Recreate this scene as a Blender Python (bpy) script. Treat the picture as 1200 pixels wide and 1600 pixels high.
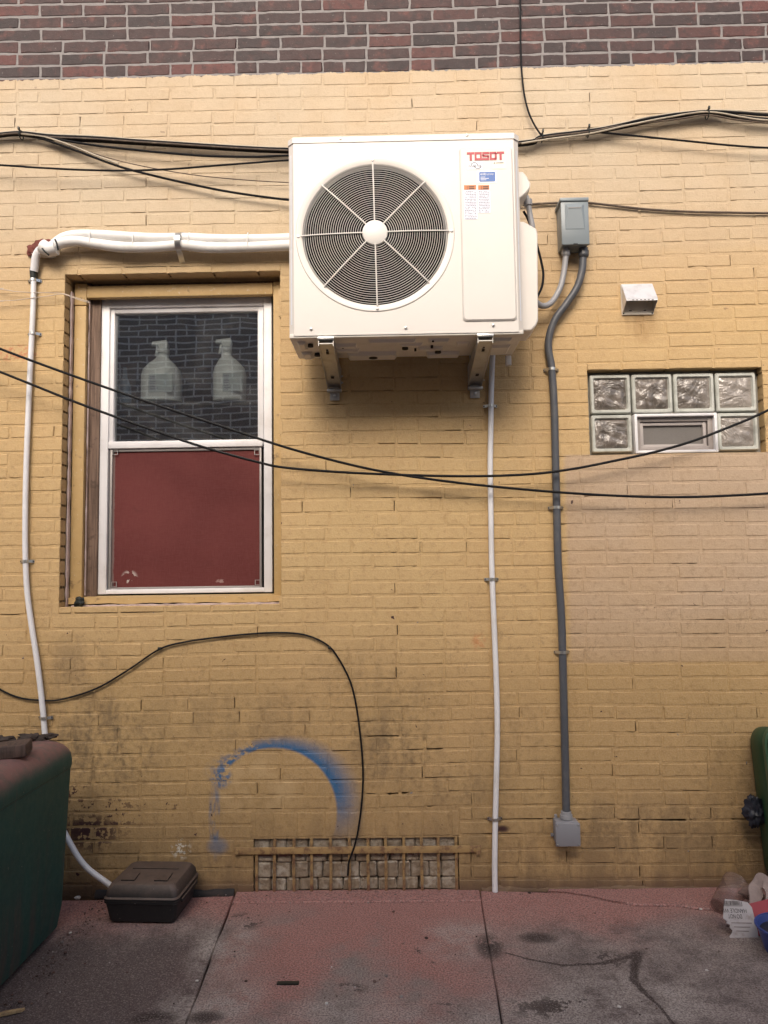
import bpy, bmesh, math, random
from mathutils import Vector, Matrix
R = math.radians
random.seed(7)
S = bpy.context.scene
for o in list(bpy.data.objects): bpy.data.objects.remove(o)

# ------------------------------------------------------------------ camera
CAM_Z = 1.417; CAM_D = 3.536; FPX = 1200.0
PITCH, YAW, ROLL = 0.07774, 0.01404, -0.01414
_f = Vector((-math.sin(YAW)*math.cos(PITCH), math.cos(YAW)*math.cos(PITCH), math.sin(PITCH)))
_r = Vector((math.cos(YAW), math.sin(YAW), 0)); _u = _r.cross(_f)
_r, _u = _r*math.cos(ROLL)+_u*math.sin(ROLL), _u*math.cos(ROLL)-_r*math.sin(ROLL)
CAM = Vector((0, -CAM_D, CAM_Z))
cd = bpy.data.cameras.new('camera'); cam = bpy.data.objects.new('camera', cd); S.collection.objects.link(cam)
cam.matrix_world = Matrix(((_r.x,_u.x,-_f.x,CAM.x),(_r.y,_u.y,-_f.y,CAM.y),(_r.z,_u.z,-_f.z,CAM.z),(0,0,0,1)))
cd.sensor_fit = 'VERTICAL'; cd.sensor_height = 24; cd.sensor_width = 18; cd.lens = 24*FPX/1600
cd.clip_start = 0.05; cd.clip_end = 500
S.camera = cam

# ------------------------------------------------------------------ light
SUN_EL, SUN_AZ = 37.0, -8.0          # soft sun over the roof behind the camera
w = bpy.data.worlds.new('World'); S.world = w; w.use_nodes = True
nt = w.node_tree; sky = nt.nodes.new('ShaderNodeTexSky'); sky.sky_type = 'NISHITA'; sky.sun_disc = False
sky.sun_elevation = R(SUN_EL); sky.sun_rotation = R(180-SUN_AZ); sky.air_density = 1.0; sky.dust_density = 6.0; sky.ozone_density = 1.0
bg = nt.nodes['Background']; bg.inputs['Strength'].default_value = 0.15
nt.links.new(sky.outputs[0], bg.inputs[0])
sl = bpy.data.lights.new('sun', 'SUN'); sl.energy = 0.85; sl.angle = R(26); sl.color = (1.0, 0.955, 0.90)
so = bpy.data.objects.new('sun', sl); S.collection.objects.link(so)
sd = Vector((math.sin(R(SUN_AZ))*math.cos(R(SUN_EL)), -math.cos(R(SUN_AZ))*math.cos(R(SUN_EL)), math.sin(R(SUN_EL))))
so.rotation_euler = sd.to_track_quat('Z', 'Y').to_euler()
vs = S.view_settings; vs.view_transform = 'Standard'; vs.look = 'None'; vs.gamma = 1; vs.exposure = 0.53
S.render.engine = 'CYCLES'
S.cycles.max_bounces = 6; S.cycles.transparent_max_bounces = 8; S.cycles.diffuse_bounces = 3; S.cycles.glossy_bounces = 3

# ------------------------------------------------------------------ helpers
def at(px, py, y=0.0):
    d = _r*(px-600) - _u*(py-800) + _f*FPX
    return CAM + d*((y-CAM.y)/d.y)
def gnd(px, py, z=0.0):
    d = _r*(px-600) - _u*(py-800) + _f*FPX
    return CAM + d*((z-CAM.z)/d.z)
def proj(P):
    d = Vector(P)-CAM; z = d.dot(_f)
    return 600+FPX*d.dot(_r)/z, 800-FPX*d.dot(_u)/z
def link(o, parent=None):
    S.collection.objects.link(o)
    if parent is not None:
        o.parent = parent
        p = Vector((0,0,0)); q = parent
        while q is not None: p += q.location; q = q.parent
        o.location = o.location - p
    return o
def tag(o, label=None, cat=None, group=None, kind=None):
    if label: o['label'] = label
    if cat: o['category'] = cat
    if group: o['group'] = group
    if kind: o['kind'] = kind
    return o
def thing(name, loc, label, cat, group=None):
    o = bpy.data.objects.new(name, None); o.empty_display_size = 0.05; o.location = loc
    S.collection.objects.link(o); return tag(o, label, cat, group)
def catmull(pts, n=8):
    pts = [Vector(p) for p in pts]
    if len(pts) < 3: return pts
    out = []; P = [pts[0]*2-pts[1]] + pts + [pts[-1]*2-pts[-2]]
    for i in range(1, len(P)-2):
        a, b, c, d = P[i-1], P[i], P[i+1], P[i+2]
        for k in range(n):
            t = k/n
            out.append(0.5*((2*b)+(c-a)*t+(2*a-5*b+4*c-d)*t*t+(3*b-a-3*c+d)*t**3))
    out.append(pts[-1]); return out
def rrect(x0, x1, z0, z1, r, n=5):
    o = []; r = min(r, (x1-x0)/2.01, (z1-z0)/2.01)
    for cx, cz, a0 in ((x1-r, z1-r, 0), (x0+r, z1-r, 90), (x0+r, z0+r, 180), (x1-r, z0+r, 270)):
        for k in range(n+1):
            a = R(a0+90*k/n); o.append((cx+r*math.cos(a), cz+r*math.sin(a)))
    return o
class MB:
    def __init__(s): s.v = []; s.f = []
    def add(s, v, f):
        b = len(s.v); s.v += [tuple(p) for p in v]; s.f += [tuple(i+b for i in q) for q in f]; return s
    def box(s, x0, x1, y0, y1, z0, z1, c=0.0):
        if c <= 0:
            return s.add([(x0,y0,z0),(x1,y0,z0),(x1,y1,z0),(x0,y1,z0),(x0,y0,z1),(x1,y0,z1),(x1,y1,z1),(x0,y1,z1)],
                  [(0,3,2,1),(4,5,6,7),(0,1,5,4),(1,2,6,5),(2,3,7,6),(3,0,4,7)])
        bm = bmesh.new(); bmesh.ops.create_cube(bm, size=1)
        for v in bm.verts: v.co = ((x0+x1)/2+v.co.x*(x1-x0), (y0+y1)/2+v.co.y*(y1-y0), (z0+z1)/2+v.co.z*(z1-z0))
        bmesh.ops.bevel(bm, geom=bm.edges[:], offset=c, segments=2, profile=0.5, affect='EDGES')
        return s.bm(bm)
    def bm(s, bm):
        bm.verts.index_update(); s.add([v.co[:] for v in bm.verts], [[v.index for v in f.verts] for f in bm.faces]); bm.free(); return s
    def rings(s, rings, cap0=True, cap1=True, closed=False):
        n = len(rings[0]); b = len(s.v)
        for r in rings: s.v += [tuple(p) for p in r]
        m = len(rings)
        for i in range(m if closed else m-1):
            for k in range(n):
                i2 = (i+1) % m
                s.f.append((b+i*n+k, b+i*n+(k+1)%n, b+i2*n+(k+1)%n, b+i2*n+k))
        if cap0 and not closed: s.f.append(tuple(b+k for k in reversed(range(n))))
        if cap1 and not closed: s.f.append(tuple(b+(m-1)*n+k for k in range(n)))
        return s
    def tube(s, pts, r, seg=10, closed=False, rf=None, caps=True):
        pts = [Vector(p) for p in pts]; n = len(pts); rings = []
        t = (pts[1]-pts[0]).normalized(); up = Vector((0,0,1)) if abs(t.z) < 0.9 else Vector((0,1,0))
        nrm = (up - t*up.dot(t)).normalized()
        for i, p in enumerate(pts):
            a = pts[i-1] if (i > 0 or closed) else p; b = pts[(i+1) % n] if (i < n-1 or closed) else p
            t = (b-a).normalized(); nrm = (nrm - t*nrm.dot(t)).normalized(); bn = t.cross(nrm)
            rr = r*(rf(i/(n-1)) if rf else 1)
            rings.append([p + (nrm*math.cos(6.28318*k/seg) + bn*math.sin(6.28318*k/seg))*rr for k in range(seg)])
        return s.rings(rings, caps, caps, closed)
    def prism(s, out, y0, y1, inset=0.0):      # outline in x,z; front y0, back y1
        cx = sum(p[0] for p in out)/len(out); cz = sum(p[1] for p in out)/len(out)
        def ins(p, d):
            dx, dz = p[0]-cx, p[1]-cz
            return (p[0]-math.copysign(min(d,abs(dx)),dx), p[1]-math.copysign(min(d,abs(dz)),dz))
        rs = []
        if inset: rs.append([(*[ins(p,inset)][0][:1], y0, ins(p,inset)[1]) for p in out]); rs.append([(p[0], y0+inset, p[1]) for p in out])
        else: rs.append([(p[0], y0, p[1]) for p in out])
        rs.append([(p[0], y1, p[1]) for p in out])
        return s.rings(rs)
    def prismz(s, out, z0, z1):
        return s.rings([[(p[0],p[1],z0) for p in out],[(p[0],p[1],z1) for p in out]])
    def prismx(s, out, x0, x1):                # outline in y,z
        return s.rings([[(x0,p[0],p[1]) for p in out],[(x1,p[0],p[1]) for p in out]])
    def lathe(s, prof, c, axis='Z', seg=24, cap=True):   # prof: (radius, height)
        rs = []
        for r, h in prof:
            ring = []
            for k in range(seg):
                a = 6.283185*k/seg; x, y = r*math.cos(a), r*math.sin(a)
                p = {'Z': (x,y,h), 'Y': (x,h,y), 'X': (h,x,y)}[axis]
                ring.append((c[0]+p[0], c[1]+p[1], c[2]+p[2]))
            rs.append(ring)
        return s.rings(rs, cap, cap)
    def xform(s, M):
        s.v = [tuple(M @ Vector(p)) for p in s.v]; return s
    def build(s, name, mat, parent=None, smooth=True, ang=32):
        me = bpy.data.meshes.new(name); me.from_pydata(s.v, [], s.f)
        bm = bmesh.new(); bm.from_mesh(me); bmesh.ops.recalc_face_normals(bm, faces=bm.faces[:]); bm.to_mesh(me); bm.free()
        me.materials.append(mat)
        if smooth:
            for p in me.polygons: p.use_smooth = True
            me.set_sharp_from_angle(angle=R(ang))
        return link(bpy.data.objects.new(name, me), parent)
def text_mesh(name, txt, x, y, z, size, mat, parent, width=None, flip=False, M=None, align='LEFT'):
    c = bpy.data.curves.new('t', 'FONT'); c.body = txt; c.size = size; c.align_x = align
    o = bpy.data.objects.new('t', c); S.collection.objects.link(o)
    me = bpy.data.meshes.new_from_object(o.evaluated_get(bpy.context.evaluated_depsgraph_get()))
    bpy.data.objects.remove(o); bpy.data.curves.remove(c)
    xs = [v.co.x for v in me.vertices]; k = 1.0
    if width: k = width/(max(xs)-min(xs))
    for v in me.vertices:
        p = Vector((v.co.x*k, 0, v.co.y))
        if M is not None: v.co = M @ p
        else: v.co = Vector((x,y,z)) + p
    me.name = name; me.materials.clear(); me.materials.append(mat)
    return link(bpy.data.objects.new(name, me), parent)

# ------------------------------------------------------------------ node helper
class NG:
    def __init__(s, name):
        s.m = bpy.data.materials.new(name); s.m.use_nodes = True; s.t = s.m.node_tree; s.t.nodes.clear()
        s.out = s.t.nodes.new('ShaderNodeOutputMaterial')
        s.geo = s.t.nodes.new('ShaderNodeNewGeometry'); s.P = s.geo.outputs['Position']; s.rnd = s.geo.outputs['Random Per Island']
        s.N = s.geo.outputs['Normal']
        sp = s.t.nodes.new('ShaderNodeSeparateXYZ'); s.t.links.new(s.P, sp.inputs[0]); s.X, s.Y, s.Z = sp.outputs
    def set(s, sock, v):
        if isinstance(v, bpy.types.NodeSocket): s.t.links.new(v, sock)
        elif v is not None:
            if isinstance(v, tuple) and len(v) == 3 and sock.type == 'RGBA': v = (*v, 1)
            sock.default_value = v
    def m_(s, op, a, b=None, c=None, clamp=False):
        n = s.t.nodes.new('ShaderNodeMath'); n.operation = op; n.use_clamp = clamp
        for i, v in enumerate((a, b, c)): s.set(n.inputs[i], v)
        return n.outputs[0]
    def mul(s, a, b): return s.m_('MULTIPLY', a, b)
    def add(s, a, b): return s.m_('ADD', a, b)
    def sub(s, a, b): return s.m_('SUBTRACT', a, b)
    def mx(s, a, b): return s.m_('MAXIMUM', a, b)
    def step(s, v, a, b, lo=0.0, hi=1.0):
        n = s.t.nodes.new('ShaderNodeMapRange'); n.interpolation_type = 'SMOOTHSTEP'
        s.set(n.inputs[0], v)
        for i, q in enumerate((a, b, lo, hi)): s.set(n.inputs[i+1], q)
        return n.outputs[0]
    def mix(s, f, a, b, bl='MIX'):
        n = s.t.nodes.new('ShaderNodeMix'); n.data_type = 'RGBA'; n.blend_type = bl
        s.set(n.inputs[0], f); s.set(n.inputs[6], a); s.set(n.inputs[7], b); return n.outputs[2]
    def noise(s, sc, det=4, rough=0.55, vec=None, dist=0.0, stretch=None):
        n = s.t.nodes.new('ShaderNodeTexNoise'); v = vec or s.P
        if stretch:
            q = s.t.nodes.new('ShaderNodeVectorMath'); q.operation = 'MULTIPLY'; s.t.links.new(v, q.inputs[0]); q.inputs[1].default_value = stretch; v = q.outputs[0]
        s.t.links.new(v, n.inputs['Vector']); n.inputs['Scale'].default_value = sc; n.inputs['Detail'].default_value = det
        n.inputs['Roughness'].default_value = rough; n.inputs['Distortion'].default_value = dist
        return n.outputs['Fac']
    def ramp(s, f, stops, interp='LINEAR'):
        n = s.t.nodes.new('ShaderNodeValToRGB'); cr = n.color_ramp; cr.interpolation = interp
        while len(cr.elements) < len(stops): cr.elements.new(0.5)
        for e, (p, c) in zip(cr.elements, stops): e.position = p; e.color = (*c, 1)
        s.set(n.inputs[0], f); return n.outputs[0]
    def blob(s, cx, cz, rx, rz, a=None, soft=0.0):          # soft ellipse in x,z (or x,y)
        q = s.m_('POWER', s.m_('MULTIPLY', s.sub(s.X, cx), 1/rx), 2.0); zz = a or s.Z
        q = s.add(q, s.m_('POWER', s.m_('MULTIPLY', s.sub(zz, cz), 1/rz), 2.0))
        return s.step(q, 1.0, soft, 0.0, 1.0)
    def bump(s, h, st=0.3, d=0.01, nrm=None):
        n = s.t.nodes.new('ShaderNodeBump'); s.set(n.inputs['Height'], h); n.inputs['Strength'].default_value = st; n.inputs['Distance'].default_value = d
        if nrm: s.t.links.new(nrm, n.inputs['Normal'])
        return n.outputs[0]
    def bsdf(s, col, rough=0.6, metal=0.0, nrm=None, **kw):
        b = s.t.nodes.new('ShaderNodeBsdfPrincipled'); s.set(b.inputs['Base Color'], col); s.set(b.inputs['Roughness'], rough); s.set(b.inputs['Metallic'], metal)
        if nrm: s.t.links.new(nrm, b.inputs['Normal'])
        for k, v in kw.items(): s.set(b.inputs[k], v)
        return b.outputs[0]
    def done(s, sh): s.t.links.new(sh, s.out.inputs[0]); return s.m
def simple(name, col, rough=0.5, metal=0.0, var=0.10, nsc=14, dirt=None, damt=0.3, bmp=0.0, bsc=120, **kw):
    g = NG(name); c = g.mix(g.noise(nsc, 4), tuple(x*(1-var) for x in col), tuple(min(1,x*(1+var)) for x in col))
    if dirt: c = g.mix(g.m_('MULTIPLY', g.step(g.noise(nsc*0.7, 5, 0.65), 0.45, 0.75), damt), c, dirt)
    r = g.add(g.mul(g.sub(g.noise(nsc*2, 3), 0.5), 0.16), rough)
    n = g.bump(g.noise(bsc, 3), bmp, 0.003) if bmp else None
    return g.done(g.bsdf(c, r, metal, n, **kw))

# ------------------------------------------------------------------ the painted wall materials
Z0 = 2.4142+CAM_Z; HC = 0.063125          # top of paint, course height
LB = 0.213                                # brick module
def zi(i): return Z0 - i*HC
def w2(px, py): p = at(px, py); return p.x, p.z
def wall_material(name, bare_kind, zone):
    g = NG(name); LOW = zone == 'lower'
    n1 = g.noise(0.9, 4, 0.6); n2 = g.noise(7, 5, 0.6); n3 = g.noise(38, 4, 0.6); nf = g.noise(140, 3, 0.6)
    ns = g.noise(3.0, 5, 0.66, stretch=(3.2, 1, 0.8), dist=.6)
    if zone != 'bare':
        # --- coats of paint, some with light falloff mixed in
        ochre = (0.54, 0.375, 0.175); cream = (0.525, 0.455, 0.355); buff = (0.465, 0.345, 0.240)
        edge = g.add(g.Z, g.mul(g.sub(n2, 0.5), 0.10))
        col = g.mix(g.add(g.step(g.add(edge, g.mul(g.sub(n1, .5), .9)), zi(21), zi(8), 0.0, 0.72), g.step(edge, zi(15.0), zi(13.8), 0, .16)), ochre, cream)  # upper cream wash: faded paint plus skylight put into the colour
        bl = g.mul(g.step(g.add(g.X, g.mul(g.sub(n3, .5), .03)), 0.775, 0.80), g.mul(g.step(g.Z, zi(45.0)-.006, zi(45.0)+.006), g.step(g.Z, zi(29.9)+.006, zi(29.9)-.006)))
        col = g.mix(bl, col, buff)
        col = g.mix(g.mul(g.step(g.X, .70, .95), g.step(g.Z, zi(45)+.006, zi(45)-.006, 0, .5)), col, (.36, .245, .115))
        col = g.mix(g.step(g.add(edge, g.mul(g.sub(n1, .5), 1.1)), zi(41), zi(47), 0, 0.62), col, (0.385, 0.245, 0.098))  # brown soiled lower coat, with light falloff towards the ground painted in
        # --- tone drift
        col = g.mix(g.step(n1, 0.3, 0.7, 0, 1), col, g.mix(0.5, col, (0.50, 0.32, 0.15)))
        col = g.mix(g.step(n2, 0.30, 0.72, 0.0, 0.22), col, g.mix(1.0, col, (0.72, 0.68, 0.62), 'MULTIPLY'))
        col = g.mix(g.step(g.rnd, 0.0, 1.0, 0.0, 0.14), col, g.mix(1.0, col, (0.75, 0.72, 0.68), 'MULTIPLY'))
        col = g.mix(g.step(nf, 0.35, 0.75, 0.0, 0.20), col, (0.66, 0.53, 0.36))
        pat = g.noise(2.3, 4, .65); lowz = g.step(g.Z, zi(12), zi(48), .35, 1.0)
        col = g.mix(g.mul(g.step(n3, .50, .72, 0, .42), lowz), col, g.mix(1.0, col, (.58, .52, .44), 'MULTIPLY'))
        crk = g.m_('ABSOLUTE', g.sub(g.noise(6.5, 4, .62, dist=.5), .5))
        crk = g.mul(g.step(crk, .007, .003), g.step(pat, .50, .58))
        col = g.mix(g.mul(crk, g.mul(lowz, .28)), col, (.15, .10, .055))
        spk = g.mul(g.step(g.noise(95, 2, .6), .69, .74), g.step(pat, .40, .62, .25, 1))
        col = g.mix(g.mul(spk, lowz), col, (.14, .085, .045))
        if not LOW:
            x, z = w2(28, 552); col = g.mix(g.mul(g.blob(x, z, .13, .05), g.step(n3, .46, .58, 0, .55)), col, (0.50, 0.13, 0.07))
            x, z = w2(1000, 510); col = g.mix(g.mul(g.blob(x, z, .13, .12), g.step(ns, .35, .65, 0, .45)), col, (0.30, 0.17, 0.06))
            x, z = w2(1040, 330); col = g.mix(g.mul(g.blob(x, z, .25, .25), g.step(n2, .45, .65, 0, .35)), col, (0.46, 0.35, 0.22))
        else:
            # --- grime with shapes of its own
            x, z = w2(150, 1165); d = g.blob(x, z, .42, .30)
            for (px, py, rx, rz, a) in ((615,1165,.30,.24,.8),(640,1100,.22,.16,.5),(330,1120,.5,.2,.35),(560,1060,.35,.2,.3),(1010,1290,.5,.16,.5),(1150,1250,.3,.5,.35),(700,1230,.35,.12,.6),(430,1130,.5,.2,.45),(800,1180,.3,.3,.3),(120,1060,.2,.25,.6)):
                x, z = w2(px, py); d = g.mx(d, g.mul(g.blob(x, z, rx, rz), a))
            grime = g.mul(d, g.step(g.add(g.mul(ns, .55), g.add(g.mul(n3, .45), g.mul(n2, .3))), 0.53, 0.78))
            col = g.mix(g.mul(grime, 0.68), col, (0.105, 0.078, 0.05))
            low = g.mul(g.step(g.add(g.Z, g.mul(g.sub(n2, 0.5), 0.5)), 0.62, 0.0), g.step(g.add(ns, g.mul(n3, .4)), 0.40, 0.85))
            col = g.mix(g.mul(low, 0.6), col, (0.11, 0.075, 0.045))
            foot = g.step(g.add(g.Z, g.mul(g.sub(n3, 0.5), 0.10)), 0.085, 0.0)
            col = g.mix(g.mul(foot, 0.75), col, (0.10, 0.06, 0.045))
            # pale scuffs, red scribble
            x, z = w2(400, 1225); col = g.mix(g.mul(g.blob(x, z, .26, .17), g.step(n2, .42, .62, 0, .5)), col, (0.55, 0.40, 0.22))
            x, z = w2(748, 1003); col = g.mix(g.mul(g.blob(x, z, .04, .05), g.step(n3, .40, .58, 0, .55)), col, (0.50, 0.19, 0.07))
            # --- blue spray around a stencil
            cx, cz = w2(427, 1270); r0 = 0.285
            dx = g.sub(g.X, cx); dz = g.sub(g.Z, cz); dd = g.m_('SQRT', g.add(g.mul(dx, dx), g.mul(dz, dz)))
            th = g.m_('ARCTAN2', dz, dx)
            wd = g.mx(g.step(th, 1.75, 0.35, 0.055, 0.135), g.step(th, 2.0, 2.6, 0.04, 0.10))
            sp = g.mul(g.step(dd, r0-.005, r0+.010), g.step(g.m_('DIVIDE', g.sub(dd, r0), wd), 1.0, 0.0))
            sp = g.m_('POWER', sp, 0.75)
            sp = g.mul(sp, g.mul(g.step(th, -0.60, 0.40), g.step(th, 2.72, 2.35)))
            sp = g.mul(sp, g.mx(g.step(th, 1.9, 1.5), g.step(g.add(n3, g.mul(n2, .3)), .52, .70)))
            x, z = w2(345, 1215); b2 = g.mul(g.blob(x, z, .06, .06), g.step(n3, .40, .60))
            x, z = w2(336, 1280); b3 = g.mul(g.blob(x, z, .035, .20), g.step(g.noise(16, 4, .6, stretch=(2,1,.5)), .38, .62, 0, .75))
            x, z = w2(340, 1322); b4 = g.mul(g.blob(x, z, .06, .05), 0.5)
            sp = g.mx(g.mx(sp, b2), g.mx(b3, b4))
            sp = g.mul(sp, g.step(g.add(nf, g.mul(n3, .5)), .45, .75, .62, 1)); col = g.mix(g.mul(sp, 0.97), col, (0.016, 0.115, 0.27))
            # --- white splat
            x, z = w2(283, 1326); col = g.mix(g.mul(g.blob(x, z, .055, .055), g.step(n3, .50, .55)), col, (.6, .57, .5))
            # --- where paint is missing
            pk = g.add(n3, g.mul(g.sub(n2, .5), .55))
            x, z = w2(140, 1300); pe = g.mul(g.blob(x, z, .17, .10), g.step(pk, .44, .46))
            for (px, py, rx, rz, th_) in ((150,1275,.24,.13,.58),(240,1258,.16,.08,.62),(320,1255,.12,.07,.66),(120,1240,.08,.05,.56),(130,1300,.13,.035,.42),(785,1295,.04,.02,.40)):
                x, z = w2(px, py); pe = g.mx(pe, g.mul(g.blob(x, z, rx, rz), g.step(pk, th_, th_+.015)))
        chips = g.mul(g.step(g.noise(30, 3, .5, dist=.4), .735, .745), g.step(g.Z, zi(14), zi(40), .35, 1))
        pe = g.mx(pe, chips) if (LOW and bare_kind == 'brick') else chips
        if not LOW: pe = g.mx(pe, g.step(g.add(g.sub(g.Z, g.mul(g.X, 0.0012)), g.mul(g.sub(g.add(n3, g.mul(n2, .5)), .75), 0.035)), zi(0)-.004, zi(0)-.002))
    # --- bare surface
    if bare_kind == 'brick':
        bc = g.ramp(g.rnd, [(0, (.032,.022,.023)), (.35, (.058,.030,.029)), (.6, (.038,.026,.027)), (.85, (.080,.033,.030)), (1, (.110,.040,.036))])
        bc = g.mix(g.step(g.noise(11, 5, .6), .52, .68, 0, .7), bc, g.mix(.5, bc, (.22,.075,.06)))
        bc = g.mix(g.step(g.noise(24, 5, .7), .48, .68, 0, .75), bc, (.024,.018,.019))
        bc = g.mix(g.step(g.noise(85, 3, .65), .62, .74, 0, .45), bc, (.33,.29,.27))
        bc = g.mix(g.step(g.Z, zi(2), zi(1), .85, 0.0), bc, (.055,.022,.022))
    else:
        bc = g.mix(n3, (.17,.158,.158), (.28,.262,.258)); bc = g.mix(g.step(nf, .5, .8, 0, .4), bc, (.15,.135,.135))
    col = g.mix(pe, col, bc) if zone != 'bare' else bc
    h = g.add(g.mul(n3, 1.0), g.mul(nf, 0.5))
    nb = g.bump(h, 0.5, 0.005)
    return g.done(g.bsdf(col, g.add(g.mul(n3, .25), .52), 0, nb, **{'Specular IOR Level': .35}))
ZONES = ('bare', 'upper', 'lower'); ZLOW = 38
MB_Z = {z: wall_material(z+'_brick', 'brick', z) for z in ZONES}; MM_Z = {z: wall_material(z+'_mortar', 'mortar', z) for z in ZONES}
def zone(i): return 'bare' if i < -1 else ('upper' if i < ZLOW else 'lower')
M_BRICK = MB_Z['upper']; M_MORT = MM_Z['upper']
M_DARK = simple('dark_cavity', (.02, .018, .016), .9)
M_WHITE = simple('white_sheet_metal', (.72, .68, .63), .36, 0, .015, 5, (.60,.55,.49), .16)
M_WHITE2 = simple('white_grille', (.76, .73, .68), .4, 0, .02, 6)
M_VINYL = simple('white_vinyl', (.74, .73, .74), .38, 0, .05, 9, (.42,.38,.33), .35)
M_PVC = simple('white_plastic_pipe', (.74, .74, .76), .38, 0, .05, 8, (.50,.46,.40), .35)
M_FOAM = simple('white_insulation', (.80, .79, .77), .5, 0, .04, 12, (.55,.50,.44), .35, .25, 60)
M_GREY = simple('grey_enamel', (.20, .235, .255), .38, 0, .04, 8)
M_GREY2 = simple('grey_panel', (.225, .225, .225), .5, 0, .04, 8)
M_COND = simple('grey_conduit', (.075, .08, .092), .42, 0, .06, 20, (.22,.2,.18), .25)
M_COND2 = simple('light_grey_conduit', (.30, .30, .31), .42, 0, .06, 20)
M_JUNC = simple('grey_plastic', (.235, .235, .255), .42, 0, .04, 10)
M_BLACK = simple('black_cable', (.006, .006, .007), .6, 0, .2, 30, **{'Specular IOR Level': .2})
M_TAPE = simple('black_tape', (.010, .014, .012), .5)
M_CREAMC = simple('cream_cable', (.46, .40, .31), .5, 0, .1, 20, (.1,.08,.06), .5)
M_BROWNC = simple('weathered_cable', (.085, .06, .045), .6, 0, .3, 30, (.30,.24,.16), .5)
M_WIRE = simple('pale_wire', (.52, .44, .36), .45, 0, .1, 25)
M_GALV = simple('galvanised_steel', (.50, .49, .46), .42, .6, .12, 30, (.25,.22,.17), .4)
M_STEEL = simple('zinc_steel', (.62, .62, .60), .3, .9, .1, 30)
M_SCREW = simple('dark_screw', (.02,.02,.022), .45, .4)
M_SCREWL = simple('bright_screw', (.42,.41,.40), .35, .8)
M_ALU = simple('aluminium_sheet', (.68, .68, .70), .42, .35, .10, 25, (.40,.40,.40), .5)
M_ALUC = simple('cream_plate', (.66,.60,.50), .5, 0, .05, 12)
M_TRIM = simple('painted_timber', (.50, .335, .145), .55, 0, .08, 10, (.22,.14,.07), .45, .4, 70)

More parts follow.
